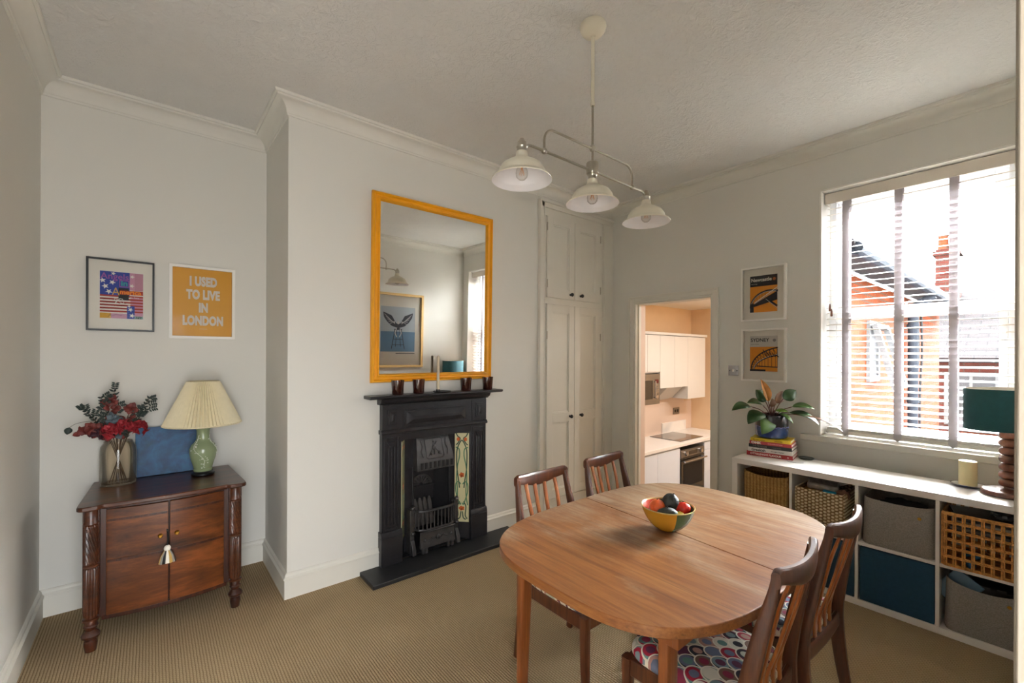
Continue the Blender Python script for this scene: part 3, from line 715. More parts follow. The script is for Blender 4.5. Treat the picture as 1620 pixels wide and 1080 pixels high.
# splayed cheeks carrying the tiles
def cheek(x0, y0, x1, y1):
    b = MB(); b.prism([(x0, y0), (x1, y1), (x1 + (.004 if x1 > x0 else -.004), y1 + .02), (x0 + (.0), y0 + .02)], .03, .90); return b
for (xo, xi) in ((1.402, 1.475), (2.008, 1.915)):
    b = MB(); yo, yi = 2.960, 3.06
    b.prism([(xo, yo), (xi, yi), (xi, yi + .01), (xo, yo + .01)], .03, .90)
    ck = fpp('cheek', b, 'iron')
    d = Vector((xi - xo, yi - yo, 0)); L = d.length; d.normalize(); n = Vector((d.y, -d.x, 0))
    if (n.x > 0) != (xo < 1.7): n = -n
    if n.y > 0: n = n
    n = Vector((1, 0, 0)) if False else n
    n = n if (n.x > 0) == (xo < 1.7) else -n
    tl = MB(); a0 = Vector((xo, yo, 0)) + d * (L * .1); W = L * .86; z0, z1 = .165, .885
    def T(u, z, o=.004): return a0 + d * (u * W) + n * o + Vector((0, 0, z))
    tl.rings([[T(0, z0, .0005), T(1, z0, .0005), T(1, z1, .0005), T(0, z1, .0005)], [T(0, z0), T(1, z0), T(1, z1), T(0, z1)]], 0)
    def line(pts, wd, m, o=.0046):
        pts = bez([(u, z, 0) for u, z in pts], 6); vs = []
        for i, p in enumerate(pts):
            a = pts[min(i + 1, len(pts) - 1)] - pts[max(i - 1, 0)]; a = Vector((a.x * W, a.y, 0)).normalized()
            q = Vector((-a.y / W, a.x, 0)); vs.append((p + q * wd * .5, p - q * wd * .5))
        for (p0, q0), (p1, q1) in zip(vs, vs[1:]): tl.poly([T(p0.x, p0.y, o), T(q0.x, q0.y, o), T(q1.x, q1.y, o), T(p1.x, p1.y, o)], m)
    def blob(u, z, ru, rz, m, petals=5, o=.005):
        pts = []
        for k in range(30):
            a = 2 * PI * k / 30; rr = .72 + .28 * abs(math.cos(petals * a / 2)); pts.append(T(u + ru * rr * math.cos(a), z + rz * rr * math.sin(a), o))
        tl.poly(pts, m)
    for s_ in (1, -1):
        U = lambda u: .5 + s_ * u
        line([(U(.42), .885), (U(.30), .86), (U(.12), .84), (U(.30), .80), (U(.42), .79)], .009, 1)
        line([(U(.02), .83), (U(.22), .79), (U(.36), .73), (U(.34), .60), (U(.22), .50), (U(.16), .44)], .009, 1)
        line([(U(.44), .77), (U(.20), .755), (U(.16), .70), (U(.30), .62), (U(.36), .52), (U(.30), .40), (U(.42), .30)], .009, 2)
        line([(U(.06), .47), (U(.24), .49), (U(.42), .47), (U(.40), .40), (U(.14), .31), (U(.05), .32)], .009, 2)
        line([(U(.14), .33), (U(.30), .29), (U(.26), .22), (U(.40), .19)], .009, 1)
        blob(U(.26), .835, .12, .018, 3)
        line([(U(.05), .25), (U(.12), .20), (U(.30), .185)], .009, 1)
    blob(.5, .545, .19, .022, 3); blob(.5, .275, .22, .02, 3); blob(.5, .537, .08, .012, 4); blob(.5, .268, .09, .01, 4)
    obj('tile_panel', tl, [plain('cream_glazed_tile', '#d2cba0', .2, coat=.5, var=.03), flat('dark_green_glaze', '#1f4030', .3), flat('mid_green_glaze', '#4c7a5a', .3), flat('orange_glaze', '#c25a1e', .3), flat('brown_glaze', '#7d2f12', .3)], ck, smooth=0)
# inset: firebox, frame, hood
b = MB(); b.box(1.475, 1.915, 3.06, 3.075, .66, .90); b.box(1.475, 1.545, 3.06, 3.075, .03, .66); b.box(1.865, 1.915, 3.06, 3.075, .03, .66)
for s_ in (1.545, 1.865): b.box(s_ - .006, s_ + .006, 3.05, 3.06, .1, .66)
fpp('inset_frame', b, 'iron', bevel=.002)
b = MB(); b.box(1.39, 1.40, 3.001, 3.40, .031, .925); b.box(2.01, 2.02, 3.001, 3.40, .031, .925); b.box(1.39, 2.02, 3.40, 3.41, .031, .925); b.box(1.39, 2.02, 3.001, 3.40, .915, .925); b.box(1.40, 2.01, 2.982, 3.40, .0305, .034)
b.rings([[(1.545, 3.075, .2), (1.62, 3.26, .2), (1.62, 3.24, .66), (1.545, 3.075, .66)], [(1.54, 3.075, .2), (1.615, 3.265, .2), (1.615, 3.245, .66), (1.54, 3.075, .66)]])
b.rings([[(1.865, 3.075, .2), (1.80, 3.26, .2), (1.80, 3.24, .66), (1.865, 3.075, .66)], [(1.87, 3.075, .2), (1.805, 3.265, .2), (1.805, 3.245, .66), (1.87, 3.075, .66)]])
fpp('firebox', b, 'soot')
b = MB(); b.rings([[(1.58, 3.22, .34), (1.84, 3.22, .34), (1.84, 3.23, .34), (1.58, 3.23, .34)], [(1.58, 3.205, .70), (1.84, 3.205, .70), (1.84, 3.22, .70), (1.58, 3.22, .70)]])
b.box(1.58, 1.84, 3.198, 3.214, .455, .468)
fb = fpp('fireback', b, 'iron', bevel=.001)
b = MB(); c0 = Vector((1.69, 3.203, .47))
pts = [(c0.x + .098 * math.cos(PI * k / 18), c0.z + .088 * math.sin(PI * k / 18)) for k in range(19)]
pin = [(c0.x + .080 * math.cos(PI * k / 18), c0.z + .071 * math.sin(PI * k / 18)) for k in range(19)]
for k in range(18): b.prism([pts[k], pts[k + 1], pin[k + 1], pin[k]], 3.196, 3.206, 'xz')
for k in range(9):
    a = PI * (k + .5) / 9; b.beam([(c0.x + .02 * math.cos(a), 3.202, c0.z + .02 * math.sin(a)), (c0.x + .078 * math.cos(a), 3.202, c0.z + .069 * math.sin(a))], [(.003, .004), (.009, .004)], (-math.sin(a), 0, math.cos(a)))
b.lathe([(.018, -.004), (.018, .004)], (0, 0, 0), 2) if False else None
obj('fan_relief', b, 'iron_lite', fb)
b = MB()
for k in range(5):
    x = 1.585 + k * .042; b.beam([(x, 3.13, .17), (x, 3.185, .34), (x + .002, 3.19, .37)], [(.018, .012), (.018, .012), (.008, .006)], (1, 0, 0))
fpp('fire_brick', b, 'brickrib')
hd = MB(); zt, zb_ = .885, .715
hd.rings([[(1.565, 3.045, zt), (1.845, 3.045, zt), (1.855, 3.075, zt), (1.555, 3.075, zt)], [(1.545, 2.985, zb_), (1.865, 2.985, zb_), (1.865, 3.075, zb_), (1.545, 3.075, zb_)], [(1.545, 2.982, .64), (1.865, 2.982, .64), (1.865, 3.075, .64), (1.545, 3.075, .64)]])
hood = fpp('hood', hd, 'iron_lite', bevel=.003, smooth=20)
b = MB()
for k in range(8): x = 1.575 + k * .037; b.box(x, x + .017, 2.976, 2.984, .655, .70)
obj('hood_vent', b, 'dark', hood)
def hp_(x, z, o=0):  # point on the sloping hood face
    f = (z - zb_) / (zt - zb_); return Vector((x, 2.985 + .06 * f - .002 - o, z + o * .35))
b = MB()
def hline(pts, r=.0035, loop=False): b.tube([hp_(x, z, .0) for x, z in pts], r, 6, 0, True, loop)
hline([(1.63, .735), (1.645, .725), (1.765, .725), (1.78, .735), (1.78, .86), (1.765, .87), (1.645, .87), (1.63, .86)], .004, True)
hline([(1.65, .745), (1.69, .79), (1.70, .83)]); hline([(1.76, .745), (1.72, .79), (1.70, .83)]); hline([(1.70, .75), (1.71, .79), (1.69, .80), (1.73, .84)], .006)
b.ball(hp_(1.705, .845, .004), .010, 0, 8, 6); b.ball(hp_(1.70, .80, .004), .016, 0, 8, 6, (1, .5, 1.4)); b.ball(hp_(1.74, .76, .004), .012, 0, 8, 6); b.ball(hp_(1.67, .757, .004), .011, 0, 8, 6)
for sx in (-1, 1): hline([(1.705 + sx * .105, .74), (1.705 + sx * .115, .78), (1.705 + sx * .10, .82), (1.705 + sx * .11, .86)], .004)
obj('hood_relief', b, 'iron_lite', hood)
# basket grate, bowed forward
gr = [(1.515, 3.04), (1.555, 2.965), (1.60, 2.945), (1.80, 2.945), (1.845, 2.965), (1.885, 3.04)]
b = MB()
for z_, r_ in ((.345, .010), (.205, .009)): b.tube([(x, y, z_) for x, y in gr], r_, 8)
def along(t):
    seg = [math.dist(gr[i], gr[i + 1]) for i in range(5)]; L = sum(seg) * t
    for i, s_ in enumerate(seg):
        if L <= s_ or i == 4: f = L / s_; return (gr[i][0] + (gr[i + 1][0] - gr[i][0]) * f, gr[i][1] + (gr[i + 1][1] - gr[i][1]) * f)
        L -= s_
for k in range(15):
    x, y = along((k + .5) / 15); b.tube([(x, y, .205), (x, y, .345)], .0052, 8)
fpp('grate_bars', b, 'iron_lite')
for x in (1.508, 1.892):
    b = MB(); b.box(x - .017, x + .017, 2.99, 3.055, .034, .36); b.ball((x, 2.985, .375), .018, 0, 10, 8); b.ball((x, 2.98, .19), .016, 0, 10, 8); b.prism([(2.99, .034), (2.95, .034), (2.955, .08), (2.985, .14), (2.99, .14)], x - .015, x + .015, 'yz')
    fpp('grate_post', b, 'iron_lite', bevel=.004)
b = MB(); b.rings([[(1.55, 2.935, .075), (1.85, 2.935, .075), (1.85, 2.96, .075), (1.55, 2.96, .075)], [(1.555, 2.95, .185), (1.845, 2.95, .185), (1.845, 2.96, .185), (1.555, 2.96, .185)]])
for x in (1.575, 1.60, 1.79, 1.825): b.box(x - .01, x + .01, 2.935, 2.96, .034, .076)
for x, r_ in ((1.59, .012), (1.70, .018), (1.81, .012)): b.ball((x, 2.938, .135), r_, 0, 10, 8, (1, .6, 1))
b.tube([(1.62, 2.94, .12), (1.65, 2.94, .14), (1.68, 2.94, .125)], .004, 6); b.tube([(1.72, 2.94, .125), (1.75, 2.94, .14), (1.78, 2.94, .12)], .004, 6)
b.tube([(1.55, 2.945, .19), (1.85, 2.945, .19)], .008, 8)
fpp('ash_front', b, 'iron_lite', bevel=.002)

# ------------------------------------------------------------------ on the mantel
def tumbler(x, y, label):
    t_ = thing('tealight_tumbler', label, 'candle holder', (x, y, 1.2352), 0, 'brown glass tumblers on the mantel'); b = MB()
    b.lathe([(0.001, 0), (.036, 0), (.039, .006), (.046, .10), (.0465, .104), (.044, .104), (.037, .012), (.001, .010)], (0, 0, 0), 32, cap0=False, cap1=False)
    obj('cup', b, 'tumbler', t_); b = MB(); b.lathe([(.035, .0105), (.035, .03)], (0, 0, 0), 24); obj('wax', b, 'wax', t_); return t_
t0 = tumbler(1.362, 2.935, 'brown glass tumbler at the left end of the mantel')
dup(t0, (1.527, 2.935, 1.2352), 0, 'brown glass tumbler second from the left on the mantel')
dup(t0, (1.943, 2.935, 1.2352), 0, 'brown glass tumbler just right of the taper candle')
dup(t0, (2.158, 2.935, 1.2352), 0, 'brown glass tumbler at the right end of the mantel')
ch = thing('candlestick', 'low black dish candlestick between the brown tumblers on the mantel', 'candlestick', (1.725, 2.935, 1.2352))
b = MB(); b.lathe([(.001, 0), (.062, 0), (.070, .006), (.071, .009), (.064, .007), (.001, .005)], (0, 0, 0), 36, cap0=False, cap1=False); b.lathe([(.015, .004), (.015, .022), (.0125, .022)], (-.035, 0, 0), 16)
obj('dish', b, 'black', ch)
b = MB(); b.lathe([(.0115, .012), (.0105, .268), (.006, .276), (.001, .277)], (1.69, 2.935, 1.2352), 16); b.tube([(1.69, 2.935, 1.51), (1.69, 2.935, 1.52)], .001, 5)
tag(obj('taper_candle', b, 'candle'), 'slim beige taper candle standing in the black mantel dish', 'candle')

# ------------------------------------------------------------------ mirror
mr = thing('wall_mirror', 'large mirror in a mustard yellow frame above the mantel', 'mirror', (1.70, 2.997, 1.322))
mr.rotation_euler = (R(.85), 0, R(-.2))
W_, H_ = 1.035 / 2, 1.338
b = MB()
prof = [(0, 0), (0, -.024), (.005, -.034), (.014, -.036), (.018, -.026), (.024, -.020), (.036, -.018), (.042, -.022), (.046, -.034), (.053, -.034), (.058, -.022), (.064, -.010), (.064, 0)]
cor = [(-W_, 0, 1, 1), (W_, 0, -1, 1), (W_, H_, -1, -1), (-W_, H_, 1, -1)]
b.rings([[(x + sx * o, y, z + sz * o) for o, y in prof] for x, z, sx, sz in cor], 0, True, False, False, True)
obj('frame', b, 'ochre', mr, smooth=25)
b = MB(); b.box(-W_ + .058, W_ - .058, -.014, -.010, .058, H_ - .058); obj('mirror_glass', b, 'mirror', mr, smooth=0)

# ------------------------------------------------------------------ pictures
def framed(name, label, cat, origin, right, out, w_, h_, fw, fd, fmat, mount, build, glass=True, bev=.001):
    """origin = bottom-left corner on the wall seen from the room"""
    r, n, u = Vector(right), Vector(out), Vector((0, 0, 1)); o0 = Vector(origin)
    t_ = thing(name, label, cat, o0 + r * (w_ / 2)); base = o0 + r * (w_ / 2)
    def pt(x, z, d): return o0 + r * x + u * z + n * d - base
    b = MB(); pr = [(0, .001), (0, fd), (fw, fd), (fw, .001)]
    cs = [(0, 0, 1, 1), (w_, 0, -1, 1), (w_, h_, -1, -1), (0, h_, 1, -1)]
    b.rings([[pt(x + sx * a, z + sz * a, d) for a, d in pr] for x, z, sx, sz in cs], 0, True, False, False, True)
    obj('frame', b, fmat, t_, bevel=bev, smooth=20)
    b = MB(); b.rings([[pt(fw * .8, fw * .8, .002), pt(w_ - fw * .8, fw * .8, .002), pt(w_ - fw * .8, h_ - fw * .8, .002), pt(fw * .8, h_ - fw * .8, .002)],
                       [pt(fw * .8, fw * .8, .006), pt(w_ - fw * .8, fw * .8, .006), pt(w_ - fw * .8, h_ - fw * .8, .006), pt(fw * .8, h_ - fw * .8, .006)]])
    obj('mount', b, mount, t_, smooth=0)
    mb = MB(); mats = build(mb, pt, lambda x, z, d=.0085: (pt(x, z, d), r, u, n))
    obj('print', mb, mats, t_, smooth=0)
    if glass:
        b = MB(); g = fd * .8; b.rings([[pt(fw * .9, fw * .9, g), pt(w_ - fw * .9, fw * .9, g), pt(w_ - fw * .9, h_ - fw * .9, g), pt(fw * .9, h_ - fw * .9, g)],
            [pt(fw * .9, fw * .9, g + .0015), pt(w_ - fw * .9, fw * .9, g + .0015), pt(w_ - fw * .9, h_ - fw * .9, g + .0015), pt(fw * .9, h_ - fw * .9, g + .0015)]])
        obj('glazing', b, 'picglass', t_, smooth=0)
    return t_
def rect(mb, pt, x0, x1, z0, z1, m, d=.0075): mb.poly([pt(x0, z0, d), pt(x1, z0, d), pt(x1, z1, d), pt(x0, z1, d)], m)
def star(mb, pt, x, z, r_, m, d=.0082, rot=.2):
    ps = []
    for k in range(10):
        a = PI / 2 + rot + PI * k / 5; q = r_ if k % 2 == 0 else r_ * .4; ps.append(pt(x + q * math.cos(a), z + q * math.sin(a), d))
    mb.poly(ps, m)
def strip(mb, pt, pts, wd, m, d=.0082):
    pts = [Vector((a, c, 0)) for a, c in pts]
    for p, q in zip(pts, pts[1:]):
        t_ = (q - p).normalized(); nn = Vector((-t_.y, t_.x, 0)) * wd / 2; a, b_, c_, e = p + nn, p - nn, q - nn, q + nn
        mb.poly([pt(a.x, a.y, d), pt(b_.x, b_.y, d), pt(c_.x, c_.y, d), pt(e.x, e.y, d)], m)
# poster: stars, stripes and hand lettering
def angels(mb, pt, fr):
    x0, x1, z0, z1 = .060, .262, .078, .366; W, H = x1 - x0, z1 - z0
    X = lambda u: x0 + W * u; Z = lambda v: z0 + H * v
    rect(mb, pt, X(-.02), X(1.02), Z(-.015), Z(1.015), 0, .0068)
    rect(mb, pt, x0, X(.68), Z(.50), z1, 1); rect(mb, pt, X(.68), x1, Z(.62), z1, 2); rect(mb, pt, X(.80), x1, Z(.62), z1, 3, .0078)
    for k in range(6):
        v1 = .50 - k * .066; rect(mb, pt, x0, x1, Z(v1 - .036), Z(v1), 4); rect(mb, pt, x0, X(.7), Z(v1 - .066), Z(v1 - .036), 0); rect(mb, pt, X(.7), x1, Z(v1 - .066), Z(v1 - .036), 2)
    rect(mb, pt, x0, x1, Z(0), Z(.11), 2); rect(mb, pt, x0, X(.25), Z(0), Z(.11), 5, .0078)
    rect(mb, pt, X(.46), x1, Z(.52), Z(.61), 4, .0078); rect(mb, pt, X(.42), X(.66), Z(.40), Z(.66), 11, .00775)
    rect(mb, pt, X(.62), X(.80), Z(0), Z(.28), 1, .0079); rect(mb, pt, X(.80), x1, Z(0), Z(.06), 6, .0079)
    for u, v, r_ in ((.06, .80, .017), (.28, .77, .017), (.12, .68, .018), (.20, .57, .018), (.30, .96, .013), (.74, .92, .013), (.73, .72, .014), (.70, .20, .015), (.74, .07, .016), (.67, .27, .010)): star(mb, pt, X(u), Z(v), r_, 0, .0081, u * 3)
    rect(mb, pt, X(.44), X(.67), Z(.68), Z(.83), 7, .0083); rect(mb, pt, X(.46), X(.65), Z(.695), Z(.815), 1, .0085)
    put_text(mb, 'Angels', .052, fr(X(.34), Z(.84), .0088), 7, .0005, .95); put_text(mb, 'in', .046, fr(X(.555), Z(.71), .0088), 8, .0012)
    put_text(mb, 'A', .068, fr(X(.36), Z(.50), .0088), 9, .0, .8); put_text(mb, 'merica', .038, fr(X(.70), Z(.53), .0088), 10, .0012)
    put_text(mb, 'NT', .022, fr(X(.90), Z(-.0), .0088), 11, .0008)
    put_text(mb, 'by Tony', .013, fr(X(.80), Z(.45), .0088), 0)
    random.seed(3)
    for k in range(4):   # scribbled lines of handwriting
        z = Z(.41 - k * .065); pts = [(X(.02), z)]
        while pts[-1][0] < X(.60): pts.append((pts[-1][0] + .003 + random.random() * .004, z + random.uniform(-.005, .005)))
        strip(mb, pt, pts, .0016, 11, .0086)
    pts = [(X(.44) + .018 * math.cos(a * .7) * (1 + .02 * a), Z(.38) + .016 * math.sin(a * 1.1)) for a in range(16)]; strip(mb, pt, pts, .0018, 0, .0089)
    strip(mb, pt, [(X(.18), Z(.02)), (X(.24), Z(.09)), (X(.26), Z(.04)), (X(.36), Z(.08)), (X(.5), Z(.07))], .0018, 11, .0088)
    return [flat('print_white', '#e6e2da'), flat('print_blue', '#27409a'), flat('print_mauve', '#c890a8'), flat('print_dusky_pink', '#b98395'), flat('print_red', '#a3301f'), flat('print_yellow', '#d9a32c'), flat('print_green', '#7fa59b'), flat('print_violet', '#a0589f'), flat('print_teal', '#39a3a0'), flat('print_tan', '#d2a45a'), flat('print_orange', '#f08a1c'), flat('print_black', '#17161a')]
framed('framed_poster', 'black framed poster of stars, stripes and scrawled lettering on the alcove wall', 'picture', (-.30, YA, 1.660), (1, 0, 0), (0, -1, 0), .318, .443, .010, .022, 'black', 'mount', angels)
def london(mb, pt, fr):
    rect(mb, pt, .016, .353, .016, .476, 0, .0075)
    for txt, z in (('I USED', .362), ('TO LIVE', .272), ('IN', .184), ('LONDON', .096)):
        put_text(mb, txt, .083, fr(.186, z), 1, .0050, .60, spacing=1.06)
    put_text(mb, 'adscene', .010, fr(.186, .065), 1, 0) if False else strip(mb, pt, [(.165, .068), (.207, .068)], .002, 1)
    return [flat('mustard_print', '#d99a1e', .45), flat('off_white_ink', '#dcd4c8')]
framed('framed_slogan_print', 'white framed mustard yellow print with I USED TO LIVE IN LONDON', 'picture', (.092, YA, 1.622), (1, 0, 0), (0, -1, 0), .369, .492, .018, .026, 'white', 'mount', london)
def bridge1(mb, pt, fr):
    x0, x1, z0, z1 = .062, .268, .072, .372; rect(mb, pt, x0, x1, z0, z1, 0); rect(mb, pt, x0, x1, .285, z1, 1, .0078)
    put_text(mb, 'Newcastle', .040, fr(x0 + .008, .325), 2, .0011, .92, 'LEFT'); put_text(mb, 'Tyne Bridge', .010, fr(x0 + .008, .302), 2, 0, 1, 'LEFT')
    mb.poly([pt(.245 + .012 * math.cos(a * PI / 8), .335 + .012 * math.sin(a * PI / 8), .0082) for a in range(16)], 3)
    arc = [(x0 + .005 + .15 * (1 - math.cos(a / 12 * PI * .62)), .11 + .135 * math.sin(a / 12 * PI * .62)) for a in range(13)]
    strip(mb, pt, arc, .016, 1, .0080); strip(mb, pt, [(a, c - .006) for a, c in arc], .004, 4, .0083)
    for k in range(2, 9): strip(mb, pt, [(arc[k][0], arc[k][1]), (arc[k][0] + .004, .135)], .0022, 1, .0081)
    mb.poly([pt(*p, .0086) for p in ((x0 + .028, .140), (x1, .235), (x1, .165), (x0 + .02, .115))], 1)
    mb.poly([pt(*p, .0084) for p in ((x0, z0), (x0 + .03, z0), (x0 + .028, .15), (x0, .14))], 1)
    strip(mb, pt, [(x0 + .035, .150), (x1, .265)], .005, 2, .0090); strip(mb, pt, [(x0 + .035, .142), (x1, .250)], .003, 4, .0090)
    strip(mb, pt, [(x0 + .12, .185), (x1, .115)], .014, 1, .0091); strip(mb, pt, [(x0 + .12, .178), (x1, .098)], .004, 4, .0093)
    return [flat('print_amber', '#dd8a1d'), flat('print_ink', '#211f26'), flat('print_offwhite', '#e8e2d6'), flat('print_rust', '#a8603c'), flat('print_grey', '#b8b1a6')]
framed('framed_bridge_print', 'white framed amber bridge print headed Newcastle, upper of the pair', 'picture', (XR, 1.615 * 1.007, 1.808), (0, -1, 0), (-1, 0, 0), .336, .444, .014, .036, 'white', 'mount', bridge1)
def bridge2(mb, pt, fr):
    x0, x1, z0, z1 = .060, .268, .082, .372; rect(mb, pt, x0, x1, z0, z1, 0); rect(mb, pt, x0, x1, .282, z1, 1, .0078)
    put_text(mb, 'SYDNEY', .040, fr(x0 + .006, .325), 2, .0006, .95, 'LEFT'); put_text(mb, 'Harbour Bridge', .010, fr(x0 + .006, .302), 2, 0, 1, 'LEFT')
    mb.poly([pt(.245 + .012 * math.cos(a * PI / 8), .335 + .012 * math.sin(a * PI / 8), .0082) for a in range(16)], 3)
    up = [(x0 + .01 + .30 * (1 - math.cos(a / 12 * PI * .42)), z0 + .02 + .18 * math.sin(a / 12 * PI * .45)) for a in range(13)]; lo = [(x0 + .03 + .30 * (1 - math.cos(a / 12 * PI * .42)), z0 + .005 + .135 * math.sin(a / 12 * PI * .45)) for a in range(13)]
    cl = lambda L: [(min(a, x1), min(c, .28)) for a, c in L]
    up, lo = cl(up), cl(lo); strip(mb, pt, up, .010, 2, .0082); strip(mb, pt, lo, .008, 2, .0082); strip(mb, pt, [(a, c + .006) for a, c in lo], .003, 1, .0084)
    for k in range(12):
        strip(mb, pt, [up[k], lo[k]], .004, 2, .0083)
        if k < 11: strip(mb, pt, [up[k], lo[k + 1]], .003, 2, .0083)
    for k in range(3, 12): strip(mb, pt, [lo[k], (lo[k][0], .115)], .003, 2, .0083)
    strip(mb, pt, [(x0 + .05, .125), (x1, .118)], .008, 2, .0085); rect(mb, pt, x0, x0 + .12, z0, .098, 2, .0086)
    for k in range(5): strip(mb, pt, [(x0 + .1 + .022 * k, .26 - .01 * k), (x0 + .13 + .022 * k, .20)], .006, 2, .0084)
    return [flat('print_amber_two', '#dd8a1d'), flat('print_silver', '#c9c3ba'), flat('print_ink_two', '#211f26'), flat('print_seal', '#8a8580')]
framed('framed_bridge_print', 'white framed amber bridge print headed SYDNEY, lower of the pair', 'picture', (XR, 1.612 * 1.007, 1.313), (0, -1, 0), (-1, 0, 0), .336, .430, .014, .036, 'white', 'mount', bridge2)
# large winged-figure poster on the wall behind the camera, seen in the mirror
def wings(mb, pt, fr):
    x0, x1, z0, z1 = .13, .66, .23, .88; rect(mb, pt, x0, x1, z0, z1, 0); rect(mb, pt, x0, x1, z0, .52, 1, .0078); X = (x0 + x1) / 2
    for sx in (-1, 1):
        mb.poly([pt(X + sx * a, c, .0082) for a, c in ((.02, .62), (.10, .75), (.23, .80), (.22, .73), (.17, .66), (.10, .60), (.03, .58))], 2)
        for k in range(5): strip(mb, pt, [(X + sx * .05, .63 + k * .01), (X + sx * (.21 - k * .02), .77 - k * .035)], .006, 3, .0085)
        strip(mb, pt, [(X + sx * .05, .55), (X + sx * .10, .27)], .010, 2, .0084); strip(mb, pt, [(X + sx * .02, .55), (X + sx * .04, .30)], .008, 2, .0083)
        strip(mb, pt, [(X + sx * .02, .58), (X + sx * .05, .50), (X + sx * .02, .44)], .014, 3, .0087)
    strip(mb, pt, [(X - .075, .41), (X + .075, .41)], .007, 2, .0085); strip(mb, pt, [(X - .09, .33), (X + .09, .33)], .007, 2, .0085); rect(mb, pt, X - .06, X + .06, .545, .56, 2, .0086)
    rect(mb, pt, X - .03, X + .03, .56, .64, 2, .0087); mb.poly([pt(X + .02 * math.cos(a), .65 + .024 * math.sin(a), .0089) for a in [k * PI / 6 for k in range(12)]], 3)
    strip(mb, pt, [(x0, .205), (x0 + .30, .205)], .010, 2)
    return [flat('poster_pale_grey', '#b4bcc2'), flat('poster_slate_blue', '#5d7d98'), flat('poster_dark', '#2c3038'), flat('poster_pale', '#c9c5c2')]
framed('framed_poster', 'tall gold framed poster of a winged figure on a stool, seen in the mirror', 'picture', (3.155, YB, 1.245), (-1, 0, 0), (0, 1, 0), .79, 1.075, .035, .03, plain('pale_gold_frame', '#b9975f', .4, .3), 'mount', wings)

# ------------------------------------------------------------------ corner cabinet
cb = thing('mahogany_cabinet', 'antique bow-fronted mahogany cabinet with two doors and turned feet in the alcove', 'cabinet', (.083, 3.36, 0))
def cbp(n, mb, m, par=None, **k):
    o = obj(n, mb, m, par or cb, **k)
    if par is None: o.location = (-.083, -3.36, 0)
    return o
CX0, CX1, CYF, CYB = -.245, .410, 3.135, 3.60
def bow(x, y0, dep=.038):
    u = (x - .083) / .27; return y0 - dep * max(0, 1 - u * u)
b = MB()
pts = []
# top: breakfront over the columns, shallow bow between
pts += [(-.285, 3.13), (-.285, 3.085), (-.277, 3.07), (-.262, 3.062), (-.205, 3.062), (-.190, 3.075)]
for k in range(13): x = -.185 + .536 * k / 12; pts.append((x, bow(x, 3.080, .018)))
pts += [(.356, 3.075), (.371, 3.062), (.428, 3.062), (.443, 3.07), (.451, 3.085), (.451, 3.13), (.425, 3.635), (-.262, 3.635)]
b.prism(pts, .722, .745); cbp('top', b, 'mahog', bevel=.005, smooth=25)
b = MB(); b.box(-.22, .386, 3.15, CYB, .135, .722); cbp('carcass', b, 'mahog_dark', bevel=.002)
b = MB(); n_ = 12
def strip3(z0, z1, x0, x1, y, th=.02, dep=.038):
    m_ = MB(); f = [[(x0 + (x1 - x0) * k / n_, bow(x0 + (x1 - x0) * k / n_, y, dep), z) for k in range(n_ + 1)] for z in (z0, z1)]
    g = [[(x, yy + th, z) for x, yy, z in r_] for r_ in f]
    m_.rings([f[0] + g[0][::-1], f[1] + g[1][::-1]]); return m_
cbp('bottom_rail', strip3(.118, .140, -.195, .361, 3.15), 'mahog_dark', bevel=.002)
cbp('inner_rail', strip3(.70, .722, -.195, .361, 3.15), 'mahog_dark', bevel=.001)
for (x0, x1, kx) in ((-.178, .0795, .045), (.0865, .344, .118)):
    d = strip3(.142, .698, x0, x1, 3.142, .018); dr = cbp('door', d, 'mahog_door', bevel=.002, smooth=30)
    for z_ in (.640, .425):
        m_ = strip3(z_ - .006, z_ + .006, x0 + .004, x1 - .004, 3.139, .01); obj('inlay', m_, 'mahog_dark', dr, smooth=30)
    m_ = MB(); m_.lathe([(.012, 0), (.008, .006), (.010, .014), (.006, .018)], (0, 0, 0), 14)
    m_.v = [(kx + v[0], bow(kx, 3.141) - v[2], .515 + v[1]) for v in m_.v]; obj('knob', m_, 'brass', dr)
for cx in (-.232, .398):
    cy = 3.10
    m_ = MB(); m_.box(cx - .032, cx + .032, cy + .0, 3.16, .20, .722); cbp('corner_post', m_, 'mahog_dark', bevel=.003)
    m_ = MB(); Rr = .027; seg = 112
    def ring(z, r_, fl=0, tw=0, amp=.0024, nf=14):
        return [(cx + (r_ + (amp * math.cos(nf * (a + tw)) if fl else 0)) * math.cos(a), cy + (r_ + (amp * math.cos(nf * (a + tw)) if fl else 0)) * math.sin(a), z) for a in [2 * PI * k / seg for k in range(seg)]]
    rs = [ring(.155, .024), ring(.158, Rr + .006), ring(.166, Rr + .006), ring(.170, Rr - .002), ring(.178, Rr - .001)]
    for k in range(3): rs.append(ring(.182 + .235 * k / 2, Rr, 1))
    rs += [ring(.424, Rr - .003), ring(.430, Rr + .005), ring(.438, Rr + .005), ring(.443, Rr - .003)]
    for k in range(22): rs.append(ring(.448 + .19 * k / 21, Rr, 1, k / 21 * 2.2, .0028))
    rs += [ring(.643, Rr - .002), ring(.650, Rr + .004), ring(.658, Rr + .004), ring(.663, Rr), ring(.718, Rr), ring(.722, Rr + .004)]
    m_.rings(rs); cbp('column', m_, 'mahog', smooth=40)
    m_ = MB(); m_.lathe([(.022, .160), (.025, .150), (.025, .135), (.030, .128), (.024, .118), (.020, .108), (.032, .094), (.038, .084), (.036, .074), (.024, .066), (.020, .060), (.026, .054), (.028, .040), (.024, .012), (.022, .001)], (cx, cy, 0), 24)
    cbp('foot', m_, 'mahog_dark')
for cx in (-.20, .366):
    m_ = MB(); m_.box(cx - .02, cx + .02, 3.54, 3.58, .001, .135); cbp('foot', m_, 'mahog_dark', bevel=.003)
